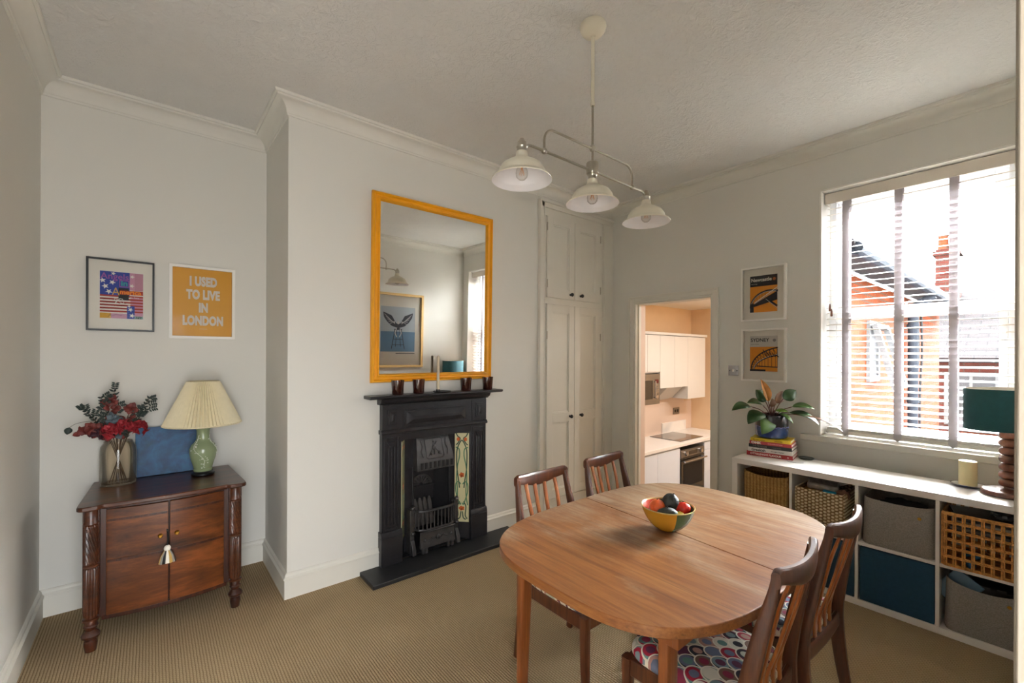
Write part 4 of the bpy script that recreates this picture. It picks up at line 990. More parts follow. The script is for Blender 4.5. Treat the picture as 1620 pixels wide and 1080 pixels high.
ky = thing('key_tassel', 'striped cream and black tassel hanging from the cabinet door key', 'tassel', (.075, 3.088, .40))
ky.scale = (1.35, 1.35, 1.35)
m_ = MB(); m_.tube([(0, .012, .105), (0, -.006, .105)], .003, 8); m_.tube([(.0, -.008, .105), (.002, -.008, .07), (.0, -.006, .045)], .0028, 8); obj('cord', m_, 'black', ky)
m_ = MB(); m_.ball((0, -.008, .035), .012, 0, 14, 8, (1, .8, 1.1)); obj('knot', m_, 'mount', ky)
strand_mats = [M_['black'], M_['mount'], plain('straw_silk', '#b3904c', .6), plain('grey_silk', '#8f8a80', .6)]
for k in range(12):
    a = 2 * PI * k / 12; m_ = MB(); r0, r1 = .007, .026
    m_.beam([(r0 * math.cos(a), -.008 + r0 * .5 * math.sin(a), .028), (r1 * .7 * math.cos(a), -.010 + r1 * .4 * math.sin(a), .005), (r1 * math.cos(a), -.010 + r1 * .45 * math.sin(a), -.022)], [(.003, .003), (.006, .004), (.007, .003)], (-math.sin(a), math.cos(a), 0))
    obj('strand', m_, strand_mats[k % 4], ky)

# ------------------------------------------------------------------ vase and stems
VX, VY, VZ = -.146, 3.50, .746
b = MB(); b.lathe([(.001, .0), (.074, .0), (.082, .004), (.084, .02), (.084, .19), (.080, .225), (.070, .243), (.066, .25), (.066, .256), (.063, .256), (.064, .246), (.076, .222), (.080, .19), (.080, .022), (.076, .012), (.001, .010)], (0, 0, 0), 48, cap0=False, cap1=False)
tag(obj('glass_vase', b, 'amberglass', loc=(VX, VY, VZ)), 'tall smoky amber glass vase on the mahogany cabinet', 'vase')
def leaf(mb, base, tip, width, up=(0, 0, 1), droop=0, fold=.25, m=0, n=8, taper=.9, tipw=0.0, m2=None):
    base, tip, up = Vector(base), Vector(tip), Vector(up); ax = tip - base; L = ax.length; t_ = ax.normalized()
    sd = t_.cross(up); sd = sd.normalized() if sd.length > 1e-4 else t_.orthogonal().normalized(); nn = sd.cross(t_).normalized()
    rows = []
    for i in range(n + 1):
        u = i / n; wv = width * .5 * (math.sin(PI * min(1, u ** taper)) ** .8 if 0 < u < 1 else tipw)
        c = base + ax * u + nn * (droop * L * (4 * u * (1 - u)))
        rows.append([mb.P(c - sd * wv + nn * fold * wv), mb.P(c), mb.P(c + sd * wv + nn * fold * wv)])
    for a, c in zip(rows, rows[1:]):
        mb.face((a[0], a[1], c[1], c[0]), m); mb.face((a[1], a[2], c[2], c[1]), m if m2 is None else m2)
vb = Vector((VX, VY, VZ))
leafdk = plain('dark_eucalyptus_leaf', '#22302a', .6, var=.3, vscale=60); stemc = plain('dry_brown_stem', '#4a3a28', .7)
rust = plain('russet_leaf', '#6e2c26', .6, var=.3, vscale=30); greyl = plain('grey_blue_leaf', '#56636a', .6, var=.2); redp = plain('crimson_petal', '#96202a', .6, var=.25, vscale=50); plum = plain('plum_petal', '#3a1c26', .6, var=.2)
def stem(name, label, cat, tip, kind, mid=None, group=None, seed=0):
    rnd = random.Random(seed); tp = Vector(tip); t_ = thing(name, label, cat, vb + Vector((0, 0, .012)), 0, group)
    b0 = Vector((-(tp.x) * .25 + rnd.uniform(-.01, .01), -(tp.y) * .3, .002)); neck = Vector((tp.x * .22, tp.y * .3, .235)); md = Vector(mid) if mid else (neck + tp) / 2 + Vector((0, 0, .02))
    path = bez([b0, neck, md, tp], 6); s_ = MB(); s_.tube(path, [.0022] * (len(path) - 4) + [.0018, .0015, .0012, .001], 6); obj('stem', s_, stemc, t_)
    f = MB()
    if kind == 'euc':
        for k in range(7, len(path)):
            p = path[k]; d = (path[min(k + 1, len(path) - 1)] - path[k - 1]).normalized()
            for sgn in (-1, 1):
                for rep in range(2):
                    a = rnd.uniform(0, 2 * PI); sd = d.orthogonal().normalized(); sd.rotate(Matrix.Rotation(a, 3, d)); L = rnd.uniform(.018, .03)
                    leaf(f, p, p + (sd * .8 + d * .6).normalized() * L, .010, (rnd.uniform(-1, 1), -1, .5), 0, .2, 0, 4)
            if k % 2 == 0:   # side twigs
                sd = Vector((rnd.uniform(-1, 1), rnd.uniform(-.6, .2), rnd.uniform(.1, .8))).normalized(); q = p + sd * rnd.uniform(.03, .055); f.tube([p, q], .0008, 4)
                for w_ in (0.35, .6, .8, 1.0):
                    for sgn in (-1, 1):
                        pp = p.lerp(q, w_); leaf(f, pp, pp + (sd * .4 + Vector((sd.z, 0, -sd.x)) * sgn).normalized() * .02, .009, (0, -1, .3), 0, .2, 0, 4)
        obj('leaves', f, leafdk, t_, solid=.0008)
    elif kind == 'round':
        def rl(p, d, sz):
            nn = Vector((rnd.uniform(-.8, .8), -1, rnd.uniform(-.5, .9))).normalized(); leaf(f, p, p + d * sz, sz * .92, nn, .10, .2, 0, 10, .8)
        for k in range(9, len(path)):
            p = path[k]
            for rep in range(2):
                a = rnd.uniform(0, 2 * PI); d = Vector((math.cos(a), rnd.uniform(-.9, .3), math.sin(a))).normalized(); q = p + d * rnd.uniform(.004, .02); f.tube([p, q], .0007, 4); rl(q, d, rnd.uniform(.026, .040))
        p = path[-1]
        for a in range(6):
            d = Vector((math.cos(a * 1.1), rnd.uniform(-.9, .2), math.sin(a * 1.1))).normalized(); rl(p, d, rnd.uniform(.028, .042))
        obj('leaves', f, rust if seed % 3 else greyl, t_, solid=.0008, smooth=60)
    elif kind == 'red':
        for fl in range(9):
            u = Vector((rnd.uniform(-1, 1), rnd.uniform(-1, .2), rnd.uniform(-.7, 1))); u.normalize(); c = tp + u * rnd.uniform(.010, .042)
            for pt_ in range(7):
                a = 2 * PI * pt_ / 7 + rnd.random(); x = u.orthogonal().normalized(); x.rotate(Matrix.Rotation(a, 3, u)); L = rnd.uniform(.026, .036)
                leaf(f, c - u * .006, c + (x + u * rnd.uniform(.1, .9)).normalized() * L, L * .95, u, .12, .3, 0, 6, .7)
        obj('petals', f, redp if seed != 44 else plum, t_, solid=.0008)
    return t_
gs = 'dried stems in the amber vase'
stem('red_flower', 'crimson dried flower head at the right front of the vase', 'flower', (.095, -.03, .315), 'red', seed=41)
stem('red_flower', 'largest crimson dried flower head in the middle of the vase', 'flower', (.040, -.06, .330), 'red', seed=42)
stem('red_flower', 'small crimson dried flower head at the left rim of the vase', 'flower', (-.025, -.05, .315), 'red', seed=43)
stem('plum_flower', 'dark plum dried flower tucked low between the russet leaves', 'flower', (-.07, -.02, .30), 'red', seed=44)
stem('russet_leaf_stem', 'russet round-leaved stem leaning furthest left out of the vase', 'foliage', (-.145, -.03, .325), 'round', mid=(-.08, -.02, .31), seed=1)
stem('russet_leaf_stem', 'russet round-leaved stem drooping at the left of the bouquet', 'foliage', (-.115, -.04, .335), 'round', mid=(-.06, -.02, .30), seed=2)
stem('russet_leaf_stem', 'tall upright russet leaf stem at the top of the bouquet', 'foliage', (-.034, 0, .485), 'round', seed=4)
stem('russet_leaf_stem', 'russet leaf stem at the upper right behind the crimson flowers', 'foliage', (.055, .0, .43), 'round', seed=5)
stem('grey_leaf_stem', 'grey-blue round-leaved stem in the centre of the bouquet', 'foliage', (-.02, -.03, .38), 'round', seed=3)
stem('eucalyptus_sprig', 'dark small-leaved sprig rising highest from the bouquet', 'foliage', (-.02, .01, .535), 'euc', seed=11)
stem('eucalyptus_sprig', 'dark small-leaved sprig reaching up left from the bouquet', 'foliage', (-.15, .0, .44), 'euc', seed=12)
stem('eucalyptus_sprig', 'dark small-leaved sprig reaching up right from the bouquet', 'foliage', (.14, .0, .485), 'euc', seed=13)
stem('eucalyptus_sprig', 'dark small-leaved sprig low on the right of the bouquet', 'foliage', (.125, .0, .415), 'euc', seed=14)
stem('eucalyptus_sprig', 'dark small-leaved sprig between the top and left of the bouquet', 'foliage', (-.075, .0, .50), 'euc', seed=15)
dr_ = thing('drooping_leaf_stem', 'thin wiry stem with one blackish leaf hanging far left', 'foliage', vb + Vector((0, 0, .012)))
m_ = MB(); m_.tube(bez([(.02, 0, .002), (-.02, 0, .235), (-.10, 0, .36), (-.17, -.01, .365), (-.205, -.01, .345)], 6), .0011, 6); obj('stem', m_, stemc, dr_)
m_ = MB(); leaf(m_, (-.205, -.01, .345), (-.215, -.012, .305), .035, (0, -1, 0), .05, .2, 0, 7, .8); obj('leaf', m_, leafdk, dr_, solid=.0008)

# ------------------------------------------------------------------ blue canvas
cv = MB(); cv.box(-.072, .300, -.009, .009, 0, .305)
o = obj('canvas_painting', cv, 'canvas', bevel=.002, loc=(0, 3.600, .7465)); o.rotation_euler = (R(-8), 0, 0)
tag(o, 'unframed blue abstract canvas leaning on the wall behind vase and lamp', 'painting')

# ------------------------------------------------------------------ celadon lamp
tl_ = thing('table_lamp', 'green celadon vase lamp with cream pleated shade on the mahogany cabinet', 'lamp', (.263, 3.444, .7455))
m_ = MB(); m_.lathe([(.058, 0), (.064, .006), (.064, .014), (.056, .020), (.052, .026)], (0, 0, 0), 36); obj('plinth', m_, 'black', tl_)
m_ = MB(); m_.lathe([(.050, .026), (.052, .036), (.049, .042), (.056, .07), (.068, .11), (.074, .145), (.073, .17), (.062, .195), (.045, .212), (.037, .23), (.035, .26), (.036, .285), (.044, .302), (.046, .312), (.040, .315), (.030, .30)], (0, 0, 0), 48)
bd = obj('vase_body', m_, 'celadon', tl_)
m_ = MB(); rnd = random.Random(5)
def bp2(a, z):   # point just off the vase surface
    prf = [(.049, .042), (.056, .07), (.068, .11), (.074, .145), (.073, .17), (.062, .195), (.045, .212), (.037, .23), (.035, .26), (.036, .285)]
    for (r0, z0), (r1, z1) in zip(prf, prf[1:]):
        if z0 <= z <= z1: r_ = r0 + (r1 - r0) * (z - z0) / (z1 - z0); break
    else: r_ = .05
    return ((r_ + .0005) * math.cos(a), (r_ + .0005) * math.sin(a), z)
for a0 in (-2.1, -.2, 1.6):
    path = [bp2(a0 + .5 - .9 * t_ + .25 * math.sin(t_ * 7), .055 + .20 * t_) for t_ in [k / 20 for k in range(21)]]; m_.tube(path, .0016, 6)
    for k in range(26):
        t_ = rnd.random(); a = a0 + .5 - .9 * t_ + .25 * math.sin(t_ * 7) + rnd.uniform(-.32, .32); z = .055 + .20 * t_ + rnd.uniform(-.014, .014)
        m_.ball(bp2(a, max(.045, min(.28, z))), rnd.uniform(.002, .0042), 0, 6, 5)
        if k % 3 == 0: m_.tube([bp2(a0 + .5 - .9 * t_ + .25 * math.sin(t_ * 7), .055 + .2 * t_), bp2(a, max(.045, min(.28, z)))], .0009, 5)
obj('blossom_relief', m_, 'relief', bd)
m_ = MB(); m_.tube([(0, 0, .30), (0, 0, .59)], .006, 10); m_.lathe([(.018, .33), (.018, .37)], (0, 0, 0), 16); m_.ball((0, 0, .42), .03, 0, 16, 10, (1, 1, 1.3)); obj('fitting', m_, 'brass', tl_)
m_ = MB(); NP = 64
rs = []
for z_, r_ in ((.325, .206), (.40, .172), (.50, .128), (.598, .085)):
    rs.append([((r_ + (.0055 if k % 2 else -.0055) * (r_ / .2 + .3)) * math.cos(PI * k / NP), (r_ + (.0055 if k % 2 else -.0055) * (r_ / .2 + .3)) * math.sin(PI * k / NP), z_) for k in range(2 * NP)])
m_.rings(rs, 0, True, False, False); sh = obj('lamp_shade', m_, 'pleat', tl_, smooth=0, solid=.002)
m_ = MB()
for r_, z_ in ((.207, .327), (.085, .598)):
    m_.tube([(r_ * math.cos(2 * PI * k / 60), r_ * math.sin(2 * PI * k / 60), z_) for k in range(60)], .0045 if r_ > .1 else .003, 8, 0, False, True)
obj('shade_trim', m_, 'pleat', sh)
m_ = MB()
for k in range(3): a = 2 * PI * k / 3 + .4; m_.tube([(0, 0, .585), (.084 * math.cos(a), .084 * math.sin(a), .597)], .0015, 6)
obj('shade_ring', m_, 'brass', sh)

# ------------------------------------------------------------------ pendant light
pl = thing('pendant_light', 'three-shade cream and nickel bar pendant hanging above the table', 'pendant light', (1.64, 1.387, HC))
Z0 = -HC
def plp(n, mb, m, par=None, **k): return obj(n, mb, m, par or pl, **k)
m_ = MB(); m_.lathe([(.062, -.001), (.064, -.012), (.058, -.030), (.046, -.044), (.030, -.050), (.014, -.056), (.010, -.062)], (0, 0, 0), 40); m_.lathe([(.004, -.03), (.004, -.034)], (.05, 0, 0), 8)
plp('ceiling_rose', m_, 'enamel')
m_ = MB(); m_.tube([(0, 0, -.05), (0, 0, -.375)], .0088, 14); m_.lathe([(.0105, -.372), (.0105, -.390)], (0, 0, 0), 14); plp('upper_rod', m_, 'enamel')
m_ = MB(); m_.tube([(0, 0, -.385), (0, 0, -.69)], .0058, 12); m_.ball((0, 0, -.594), .0155, 0, 14, 8, (1, 1, 1.1))
m_.lathe([(.009, -.655), (.028, -.664), (.030, -.668), (.030, -.712), (.028, -.716), (.012, -.722)], (0, 0, 0), 28)
plp('lower_rod', m_, 'nickel')
az, uz = 2.408 - HC, 2.514 - HC
m_ = MB(); m_.tube([(-.39, 0, az), (.39, 0, az)], .0062, 12)
for s_ in (-1, 1):
    arc = [(s_ * (.39 + .058 * math.sin(k / 8 * PI / 2)), 0, az - .058 * (1 - math.cos(k / 8 * PI / 2)) * .8) for k in range(9)]; m_.tube(arc + [(s_ * .448, 0, az - .062)], .0062, 12)
    m_.ball((s_ * .32, 0, az), .0135, 0, 12, 8)
plp('lower_bar', m_, 'nickel')
m_ = MB(); path = [(-.32, 0, az), (-.32, 0, uz - .06)] + [(-.32 + .06 * (1 - math.cos(k / 8 * PI / 2)), 0, uz - .06 + .06 * math.sin(k / 8 * PI / 2)) for k in range(1, 9)]
path += [(-p[0], 0, p[2]) for p in path[::-1]]; m_.tube(path, .0055, 12); plp('upper_bar', m_, 'nickel')
def shade(x, zt):
    g = MB(); g.lathe([(.008, .03), (.012, .022), (.020, .012), (.021, 0), (.024, -.006), (.021, -.012), (.021, -.024), (.018, -.028)], (x, 0, zt), 24); cup = plp('lamp_holder', g, 'nickel')
    # outside profile then inside profile of the enamelled dome
    po = [(.016, -.022), (.024, -.026), (.026, -.045), (.034, -.056), (.060, -.068), (.082, -.082), (.096, -.102), (.101, -.120), (.106, -.126), (.124, -.138), (.127, -.142)]
    pi_ = [(.126, -.1445), (.120, -.1385), (.104, -.129), (.098, -.121), (.092, -.102), (.079, -.085), (.058, -.071), (.033, -.060), (.022, -.05), (.014, -.05)]
    g = MB(); g.lathe(po + pi_, (x, 0, zt), 48, cap0=False, cap1=False, mf=lambda i, a: 0 if i < len(po) else 1); sd_ = plp('lamp_shade', g, ['enamel', 'enamel_in'])
    g = MB(); g.lathe([(.013, -.05), (.014, -.075), (.010, -.08)], (x, 0, zt), 16); obj('bulb_cap', g, 'brass', sd_)
    g = MB(); g.lathe([(.010, -.080), (.014, -.086), (.024, -.100), (.0265, -.115), (.024, -.130), (.014, -.141), (.001, -.144)], (x, 0, zt), 24, cap0=False, cap1=False); obj('bulb', g, 'bulbglass', sd_)
    g = MB(); g.lathe([(.003, -.080), (.004, -.095), (.002, -.10)], (x, 0, zt), 8)
    for k in range(6): a = PI * k / 3; g.tube([(x + .003 * math.cos(a), .003 * math.sin(a), zt - .095), (x + .011 * math.cos(a), .011 * math.sin(a), zt - .122)], .0007, 4)
    obj('filament', g, plain('amber_filament', '#d08a4a', .4), sd_)
shade(-.448, 2.392 - HC); shade(.448, 2.392 - HC); shade(0, 2.392 - HC)

# ------------------------------------------------------------------ dining table
TX, TY, TZ = 1.822, 1.09, .73
dt = thing('dining_table', 'teak extending dining table with rounded corners and faded top', 'table', (TX, TY, 0))
A_, B_, N_ = .762, .534, 3.28
def sup(t, o=0):
    c, s_ = math.cos(t), math.sin(t); return ((A_ - o) * math.copysign(abs(c) ** (2 / N_), c), (B_ - o) * math.copysign(abs(s_) ** (2 / N_), s_))
out_ = [sup(2 * PI * k / 240) for k in range(240)]
def clip(poly, sgn, gap=.0009):
    sx = lambda p: sgn * (p[0] - (.0 + .092 * p[1])) - gap; o_ = []
    for i in range(len(poly)):
        p, q = poly[i - 1], poly[i]; a, c = sx(p), sx(q)
        if (a >= 0) != (c >= 0): f = a / (a - c); o_.append((p[0] + (q[0] - p[0]) * f, p[1] + (q[1] - p[1]) * f))
        if c >= 0: o_.append(q)
    return o_
m_ = MB()
for sg in (-1, 1): m_.prism(clip(out_, sg), TZ - .034, TZ)
m_.prism([sup(2 * PI * k / 120, .014) for k in range(120)], TZ - .040, TZ - .0345)
obj('tabletop', m_, 'teak', dt, bevel=.0035, smooth=30)
m_ = MB(); a_, b_ = .60, .375
for bx in ((-a_, a_, -b_ - .02, -b_, 0), (-a_, a_, b_, b_ + .02, 0), (-a_, -a_ + .02, -b_, b_, 0), (a_ - .02, a_, -b_, b_, 0)): m_.box(bx[0], bx[1], bx[2], bx[3], TZ - .095, TZ - .041)
obj('apron', m_, 'teak_leg', dt, bevel=.002)
for sx in (-1, 1):
    for sy in (-1, 1):
        m_ = MB(); x, y = sx * .566, sy * .342
        m_.beam([(x, y, TZ - .041), (x + sx * .003, y, .45), (x + sx * .010, y + sy * .004, .001)], [(.034, .020), (.031, .019), (.020, .015)], (1, 0, 0), pw=5, seg=16)
        obj('leg', m_, 'teak_leg', dt)

# ------------------------------------------------------------------ chairs (front of the seat faces local +y)
def make_chair(label):
    t_ = thing('dining_chair', label, 'chair', (0, 0, 0), 0, 'slatted teak dining chairs')
    side = [(-.255, 0.001), (-.215, .20), (-.195, .40), (-.205, .52), (-.235, .68), (-.262, .80), (-.276, .876)]
    hwx = [.192, .203, .205, .200, .188, .178, .172]
    for s_ in (-1, 1):
        pth = bez([(s_ * h, y, z) for h, (y, z) in zip(hwx, side)], 4); n = len(pth)
        sz = []
        for i in range(n):
            u = i / (n - 1); sz.append((.0125 + .004 * math.sin(PI * min(1, u * 1.2)), .014 + .014 * math.sin(PI * min(1, .12 + u * .95)) ** 1.2))
        m_ = MB(); m_.beam(pth, sz, (1, 0, 0), pw=3.2, seg=14); obj('rear_leg', m_, 'chairwood', t_)
        m_ = MB(); m_.beam([(s_ * .205, .205, .415), (s_ * .203, .205, .2), (s_ * .198, .207, .001)], [(.019, .019), (.0165, .0165), (.0115, .0115)], (1, 0, 0), pw=5, seg=12); obj('front_leg', m_, 'chairwood', t_)
        m_ = MB(); m_.box(s_ * .205 - .011, s_ * .205 + .011, -.19, .19, .355, .415); obj('side_rail', m_, 'chairwood', t_, bevel=.004)
    m_ = MB(); m_.box(-.19, .19, .194, .216, .355, .415); obj('front_rail', m_, 'chairwood', t_, bevel=.004)
    m_ = MB(); m_.beam([(-.196, -.200, .385), (-.1, -.206, .385), (0, -.208, .385), (.1, -.206, .385), (.196, -.200, .385)], (.032, .011), (0, 0, 1)); obj('back_rail', m_, 'chairwood', t_)
    # crest rail: curved in plan, deep and waved on its lower edge
    def yc(x): return -.278 - .030 * (1 - (x / .172) ** 2) + .0
    m_ = MB(); rs = []
    for k in range(25):
        u = -1 + 2 * k / 24; x = .186 * u; top = .905 - .012 * (1 - u * u) ** 1.0 + (0 if abs(u) < .93 else -.010 * ((abs(u) - .93) / .07) ** 2)
        dep = .060 + .012 * math.cos(PI * u)
        bot = top - dep; yy = yc(min(.172, abs(x))); th = .0135; rs.append([])
        for q in range(12):
            an = 2 * PI * (q + .5) / 12; co, si = math.cos(an), math.sin(an)
            rs[-1].append((x, yy + th * math.copysign(abs(co) ** .6, co) + ((top + bot) / 2 - .88) * -.10, (top + bot) / 2 + dep / 2 * math.copysign(abs(si) ** .6, si)))
    m_.rings(rs); obj('crest_rail', m_, 'chairwood', t_)
    for k in range(4):
        u = (k - 1.5) / 1.5; xt, xb = u * .105, u * .088
        pth = bez([(xt, yc(xt) + .002, .86), (xt * .98, -.258 - .02 * (1 - u * u), .74), (xb, -.222 - .012 * (1 - u * u), .58), (xb, -.203, .48), (xb, -.205, .395)], 4)
        m_ = MB(); m_.beam(pth, [(.0115, .0055)] * len(pth), (1, 0, 0), pw=4, seg=10); obj('slat', m_, 'slat', t_)
    # stuffed seat
    m_ = MB(); rs = []
    for k, (z_, o_) in enumerate([(.405, .012), (.412, .002), (.425, -.006), (.443, -.006), (.457, .004), (.466, .022), (.472, .055), (.476, .11)]):
        ring = []
        for q in range(64):
            a = 2 * PI * q / 64; c, s2 = math.cos(a), math.sin(a); ring.append(((.212 - o_) * math.copysign(abs(c) ** .42, c), .012 + (.207 - o_) * math.copysign(abs(s2) ** .42, s2), z_))
        rs.append(ring)
    m_.rings(rs); obj('seat', m_, 'fabric', t_, smooth=50)
    return t_
c0 = make_chair('teak slat-back chair on the fireplace side of table, nearer the hearth'); c0.location = (1.625, 1.437, 0); c0.rotation_euler = (0, 0, PI)
c0['label'] = 'slat-back chair on the far table side, left one, nearest the hearth'
g_ = 'slatted teak dining chairs'
dup(c0, (2.195, 1.468, 0), PI + R(2), 'slat-back chair on the far table side, right one, in front of the cupboard', g_)
dup(c0, (1.572, .775, 0), R(2), 'slat-back chair on the near table side, left one, closest to the camera', g_)
dup(c0, (2.115, .775, 0), R(-1), 'slat-back chair on the near table side, right one, beside the white shelving', g_)

# ------------------------------------------------------------------ fruit bowl
bw = thing('fruit_bowl', 'round bowl in ochre and green halves holding fruit on the table', 'bowl', (TX, 1.09, TZ + .0005), R(0))
po = [(.001, 0), (.034, 0), (.046, .004), (.066, .018), (.084, .036), (.098, .058), (.109, .082), (.115, .103)]; pi_ = [(.117, .107), (.114, .108), (.110, .103), (.104, .082), (.093, .058), (.079, .038), (.061, .021), (.040, .010), (.001, .008)]
def bm_(i, a):
    if i >= len(po) - 1 and i <= len(po) + 1: return 4
    if i < len(po): return 0 if (2.45 < a < 4.05) else (1 if 4.05 <= a or a < .9 else 2)
    return 3 if (.9 < a < 4.2) else 1
m_ = MB(); m_.lathe(po + pi_, (0, 0, 0), 72, cap0=False, cap1=False, mf=bm_)
obj('bowl_body', m_, [plain('ochre_glaze', '#c08a2a', .25), plain('green_glaze', '#3d5a3a', .25), plain('rust_glaze', '#8c3a28', .25), plain('red_inside_glaze', '#b5452f', .25), plain('rim_glaze', '#b5a468', .3)], bw)
def fruit(name, label, loc, r_, mat, sc=(1, 1, 1), rot=(0, 0, 0), wob=.05, st=True):
    t_ = thing(name, label, 'fruit', loc); t_.rotation_euler = rot
    m_ = MB(); m_.ball((0, 0, 0), r_, 0, 28, 18, sc, wob); obj('skin', m_, mat, t_)
    if st: m_ = MB(); m_.lathe([(.003, 0), (.0025, .006)], (0, 0, r_ * sc[2] * .96), 8); obj('stalk', m_, stemc, t_)
avo = plain('bumpy_black_avocado_skin', '#1e211c', .5, bump=.8, bscale=120, bdist=.003, var=.4, vscale=60); avo2 = plain('dark_green_avocado_skin', '#29302a', .45, bump=.7, bscale=110, bdist=.003, var=.4, vscale=50)
z0 = TZ
fruit('mango', 'orange red mango at the left of the fruit bowl', (TX - .030, 1.125, z0 + .098), .040, plain('mango_skin', '#d4571c', .4, var=.3, vscale=20), (1.15, .9, .85), (0, 0, .4))
fruit('avocado', 'round black avocado standing highest in the fruit bowl', (TX + .020, 1.09, z0 + .118), .037, avo, (1, 1, 1.12), (.3, .2, 0))
fruit('avocado', 'long dark avocado lying at the front of the fruit bowl', (TX - .045, 1.065, z0 + .088), .033, avo2, (1.4, .85, .8), (0, 0, -.7))
fruit('tomato', 'shiny red tomato at the right side of the fruit bowl', (TX + .052, 1.045, z0 + .095), .034, plain('red_tomato_skin', '#c0281a', .25, var=.2, vscale=15), (1, 1, .85))
fruit('lemon', 'small yellow lemon mostly hidden at the bottom of the bowl', (TX + .005, 1.04, z0 + .068), .028, plain('yellow_lemon_skin', '#d9b21c', .45, bump=.3, bscale=150), (1.2, .9, .9))
fruit('tomato', 'orange tomato half hidden behind the black avocado', (TX + .048, 1.13, z0 + .075), .030, plain('orange_tomato_skin', '#cc4a18', .3, var=.2), (1, 1, .9))

# ------------------------------------------------------------------ shelf unit
SX0, SX1, SY0, SY1 = 3.337, 3.727, .005, 1.475
su = thing('cube_shelf_unit', 'low white cube shelving unit under the window holding baskets and boxes', 'shelf unit', ((SX0 + SX1) / 2, (SY0 + SY1) / 2, 0))
def sup_(n, mb, **k): o = obj(n, mb, 'shelfw', su, bevel=.0015, **k); o.location = (-(SX0 + SX1) / 2, -(SY0 + SY1) / 2, 0)
m_ = MB(); m_.box(SX0, SX1, SY0, SY1, .731, .769); sup_('top_board', m_)
m_ = MB(); m_.box(SX0, SX1, SY0, SY1, .002, .040); m_.box(SX0 + .01, SX0 + .028, SY0 + .04, SY1 - .04, .04, .041); sup_('bottom_board', m_)
for y0_ in (SY0, SY1 - .038): m_ = MB(); m_.box(SX0, SX1, y0_, y0_ + .038, .0405, .7305); sup_('side_board', m_)
DIV = [1.080, .7215, .3630]
for y0_ in DIV: m_ = MB(); m_.box(SX0 + .001, SX1, y0_, y0_ + .017, .0405, .7305); sup_('divider', m_)
ys = [SY0 + .038] + [v for d_ in DIV[::-1] for v in (d_, d_ + .017)] + [SY1 - .038]
for k in range(0, 8, 2): m_ = MB(); m_.box(SX0 + .001, SX1, ys[k] + .0003, ys[k + 1] - .0003, .372, .390); sup_('mid_shelf', m_)
c4, c3, c2, c1 = [(ys[k], ys[k + 1]) for k in (0, 2, 4, 6)]     # c1 = leftmost in view
ZU, ZL = .3905, .0410

def open_box(mb, x0, x1, y0, y1, z0, z1, th, flare=.01, rnd=.03, dip=0.0, m=0, n=8):
    """rounded open-topped basket body"""
    def ring(o, z, fl):
        pts = []; X0, X1, Y0, Y1 = x0 + o - fl, x1 - o + fl, y0 + o - fl, y1 - o + fl; r_ = max(.004, rnd - o)
        for cx, cy, a0 in ((X1 - r_, Y1 - r_, 0), (X0 + r_, Y1 - r_, PI / 2), (X0 + r_, Y0 + r_, PI), (X1 - r_, Y0 + r_, 1.5 * PI)):
            for k in range(n): a = a0 + PI / 2 * k / (n - 1); pts.append((cx + r_ * math.cos(a), cy + r_ * math.sin(a), z))
        # subdivide long sides for the sagging rim
        o_ = []
        for i, p in enumerate(pts):
            q = pts[(i + 1) % len(pts)]; o_.append(p); dd = math.dist(p, q)
            if dd > .05:
                for k in range(1, 8): f = k / 8; o_.append(tuple(p[j] + (q[j] - p[j]) * f for j in range(3)))
        if dip:
            cx, cy = (X0 + X1) / 2, (Y0 + Y1) / 2
            o_ = [(p[0], p[1], p[2] - (dip * max(0, 1 - ((p[1] - cy) / (Y1 - Y0) * 2) ** 2) if abs(p[0] - cx) > (X1 - X0) * .4 else 0) * (1 if z > z0 + (z1 - z0) * .6 else 0)) for p in o_]
        return o_
    H_ = z1 - z0
    mb.rings([ring(.006, z0, -flare), ring(0, z0 + .012, -flare * .8), ring(0, z0 + H_ * .5, -flare * .3), ring(0, z1 - .006, 0), ring(th * .3, z1, 0), ring(th * .8, z1, 0), ring(th, z1 - .01, 0), ring(th, z0 + H_ * .5, -flare * .3), ring(th, z0 + .02, -flare)], m, True, True, True)
m_ = MB(); open_box(m_, SX0 + .02, SX1 - .02, c1[0] + .008, c1[1] - .030, ZU, .690, .012, .006, .03, .022)
tag(obj('seagrass_basket', m_, 'seagrass', smooth=50), 'brown braided seagrass basket in the upper left cube under the books', 'basket')
b2 = thing('woven_basket', 'square chequer-woven rush basket in the second upper cube from the left', 'basket', (3.53, .90, ZU))
m_ = MB(); open_box(m_, SX0 - .03, SX1 - .02, c2[0] + .045, c2[1] - .022, ZU, .655, .016, .004, .02); o = obj('basket_body', m_, 'chunky', b2, smooth=50); o.location = (-3.53, -.90, -ZU)
def bag(name, label, cat, loc, sc, mat, seed, r_=.05):
    rnd = random.Random(seed); m_ = MB(); m_.ball((0, 0, 0), r_, 0, 20, 12, sc, .35); tag(obj(name, m_, mat, loc=loc, smooth=40), label, cat)
plast = plain('pale_pink_plastic', '#a98a86', .25, var=.3, vscale=30); plast2 = plain('clear_greyish_plastic', '#8d857f', .2, var=.3, vscale=40)
def flatbox(name, label, cat, loc, size, mat, rot=(0, 0, 0), bv=.006):
    m_ = MB(); a, b_, c = [v / 2 for v in size]; m_.box(-a, a, -b_, b_, -c, c); o = obj(name, m_, mat, loc=loc, bevel=bv); o.rotation_euler = rot; return tag(o, label, cat)
flatbox('plastic_tub', 'clear plastic tub on top of the things in the chequer-woven basket', 'tub', (3.47, .935, .668), (.16, .17, .045), plast2, (R(4), R(-8), R(10)), .012)
flatbox('pink_packet', 'crumpled pink packet at the back of the chequer-woven basket', 'packet', (3.56, .985, .690), (.12, .10, .035), plast, (R(-6), R(-10), R(30)), .012)
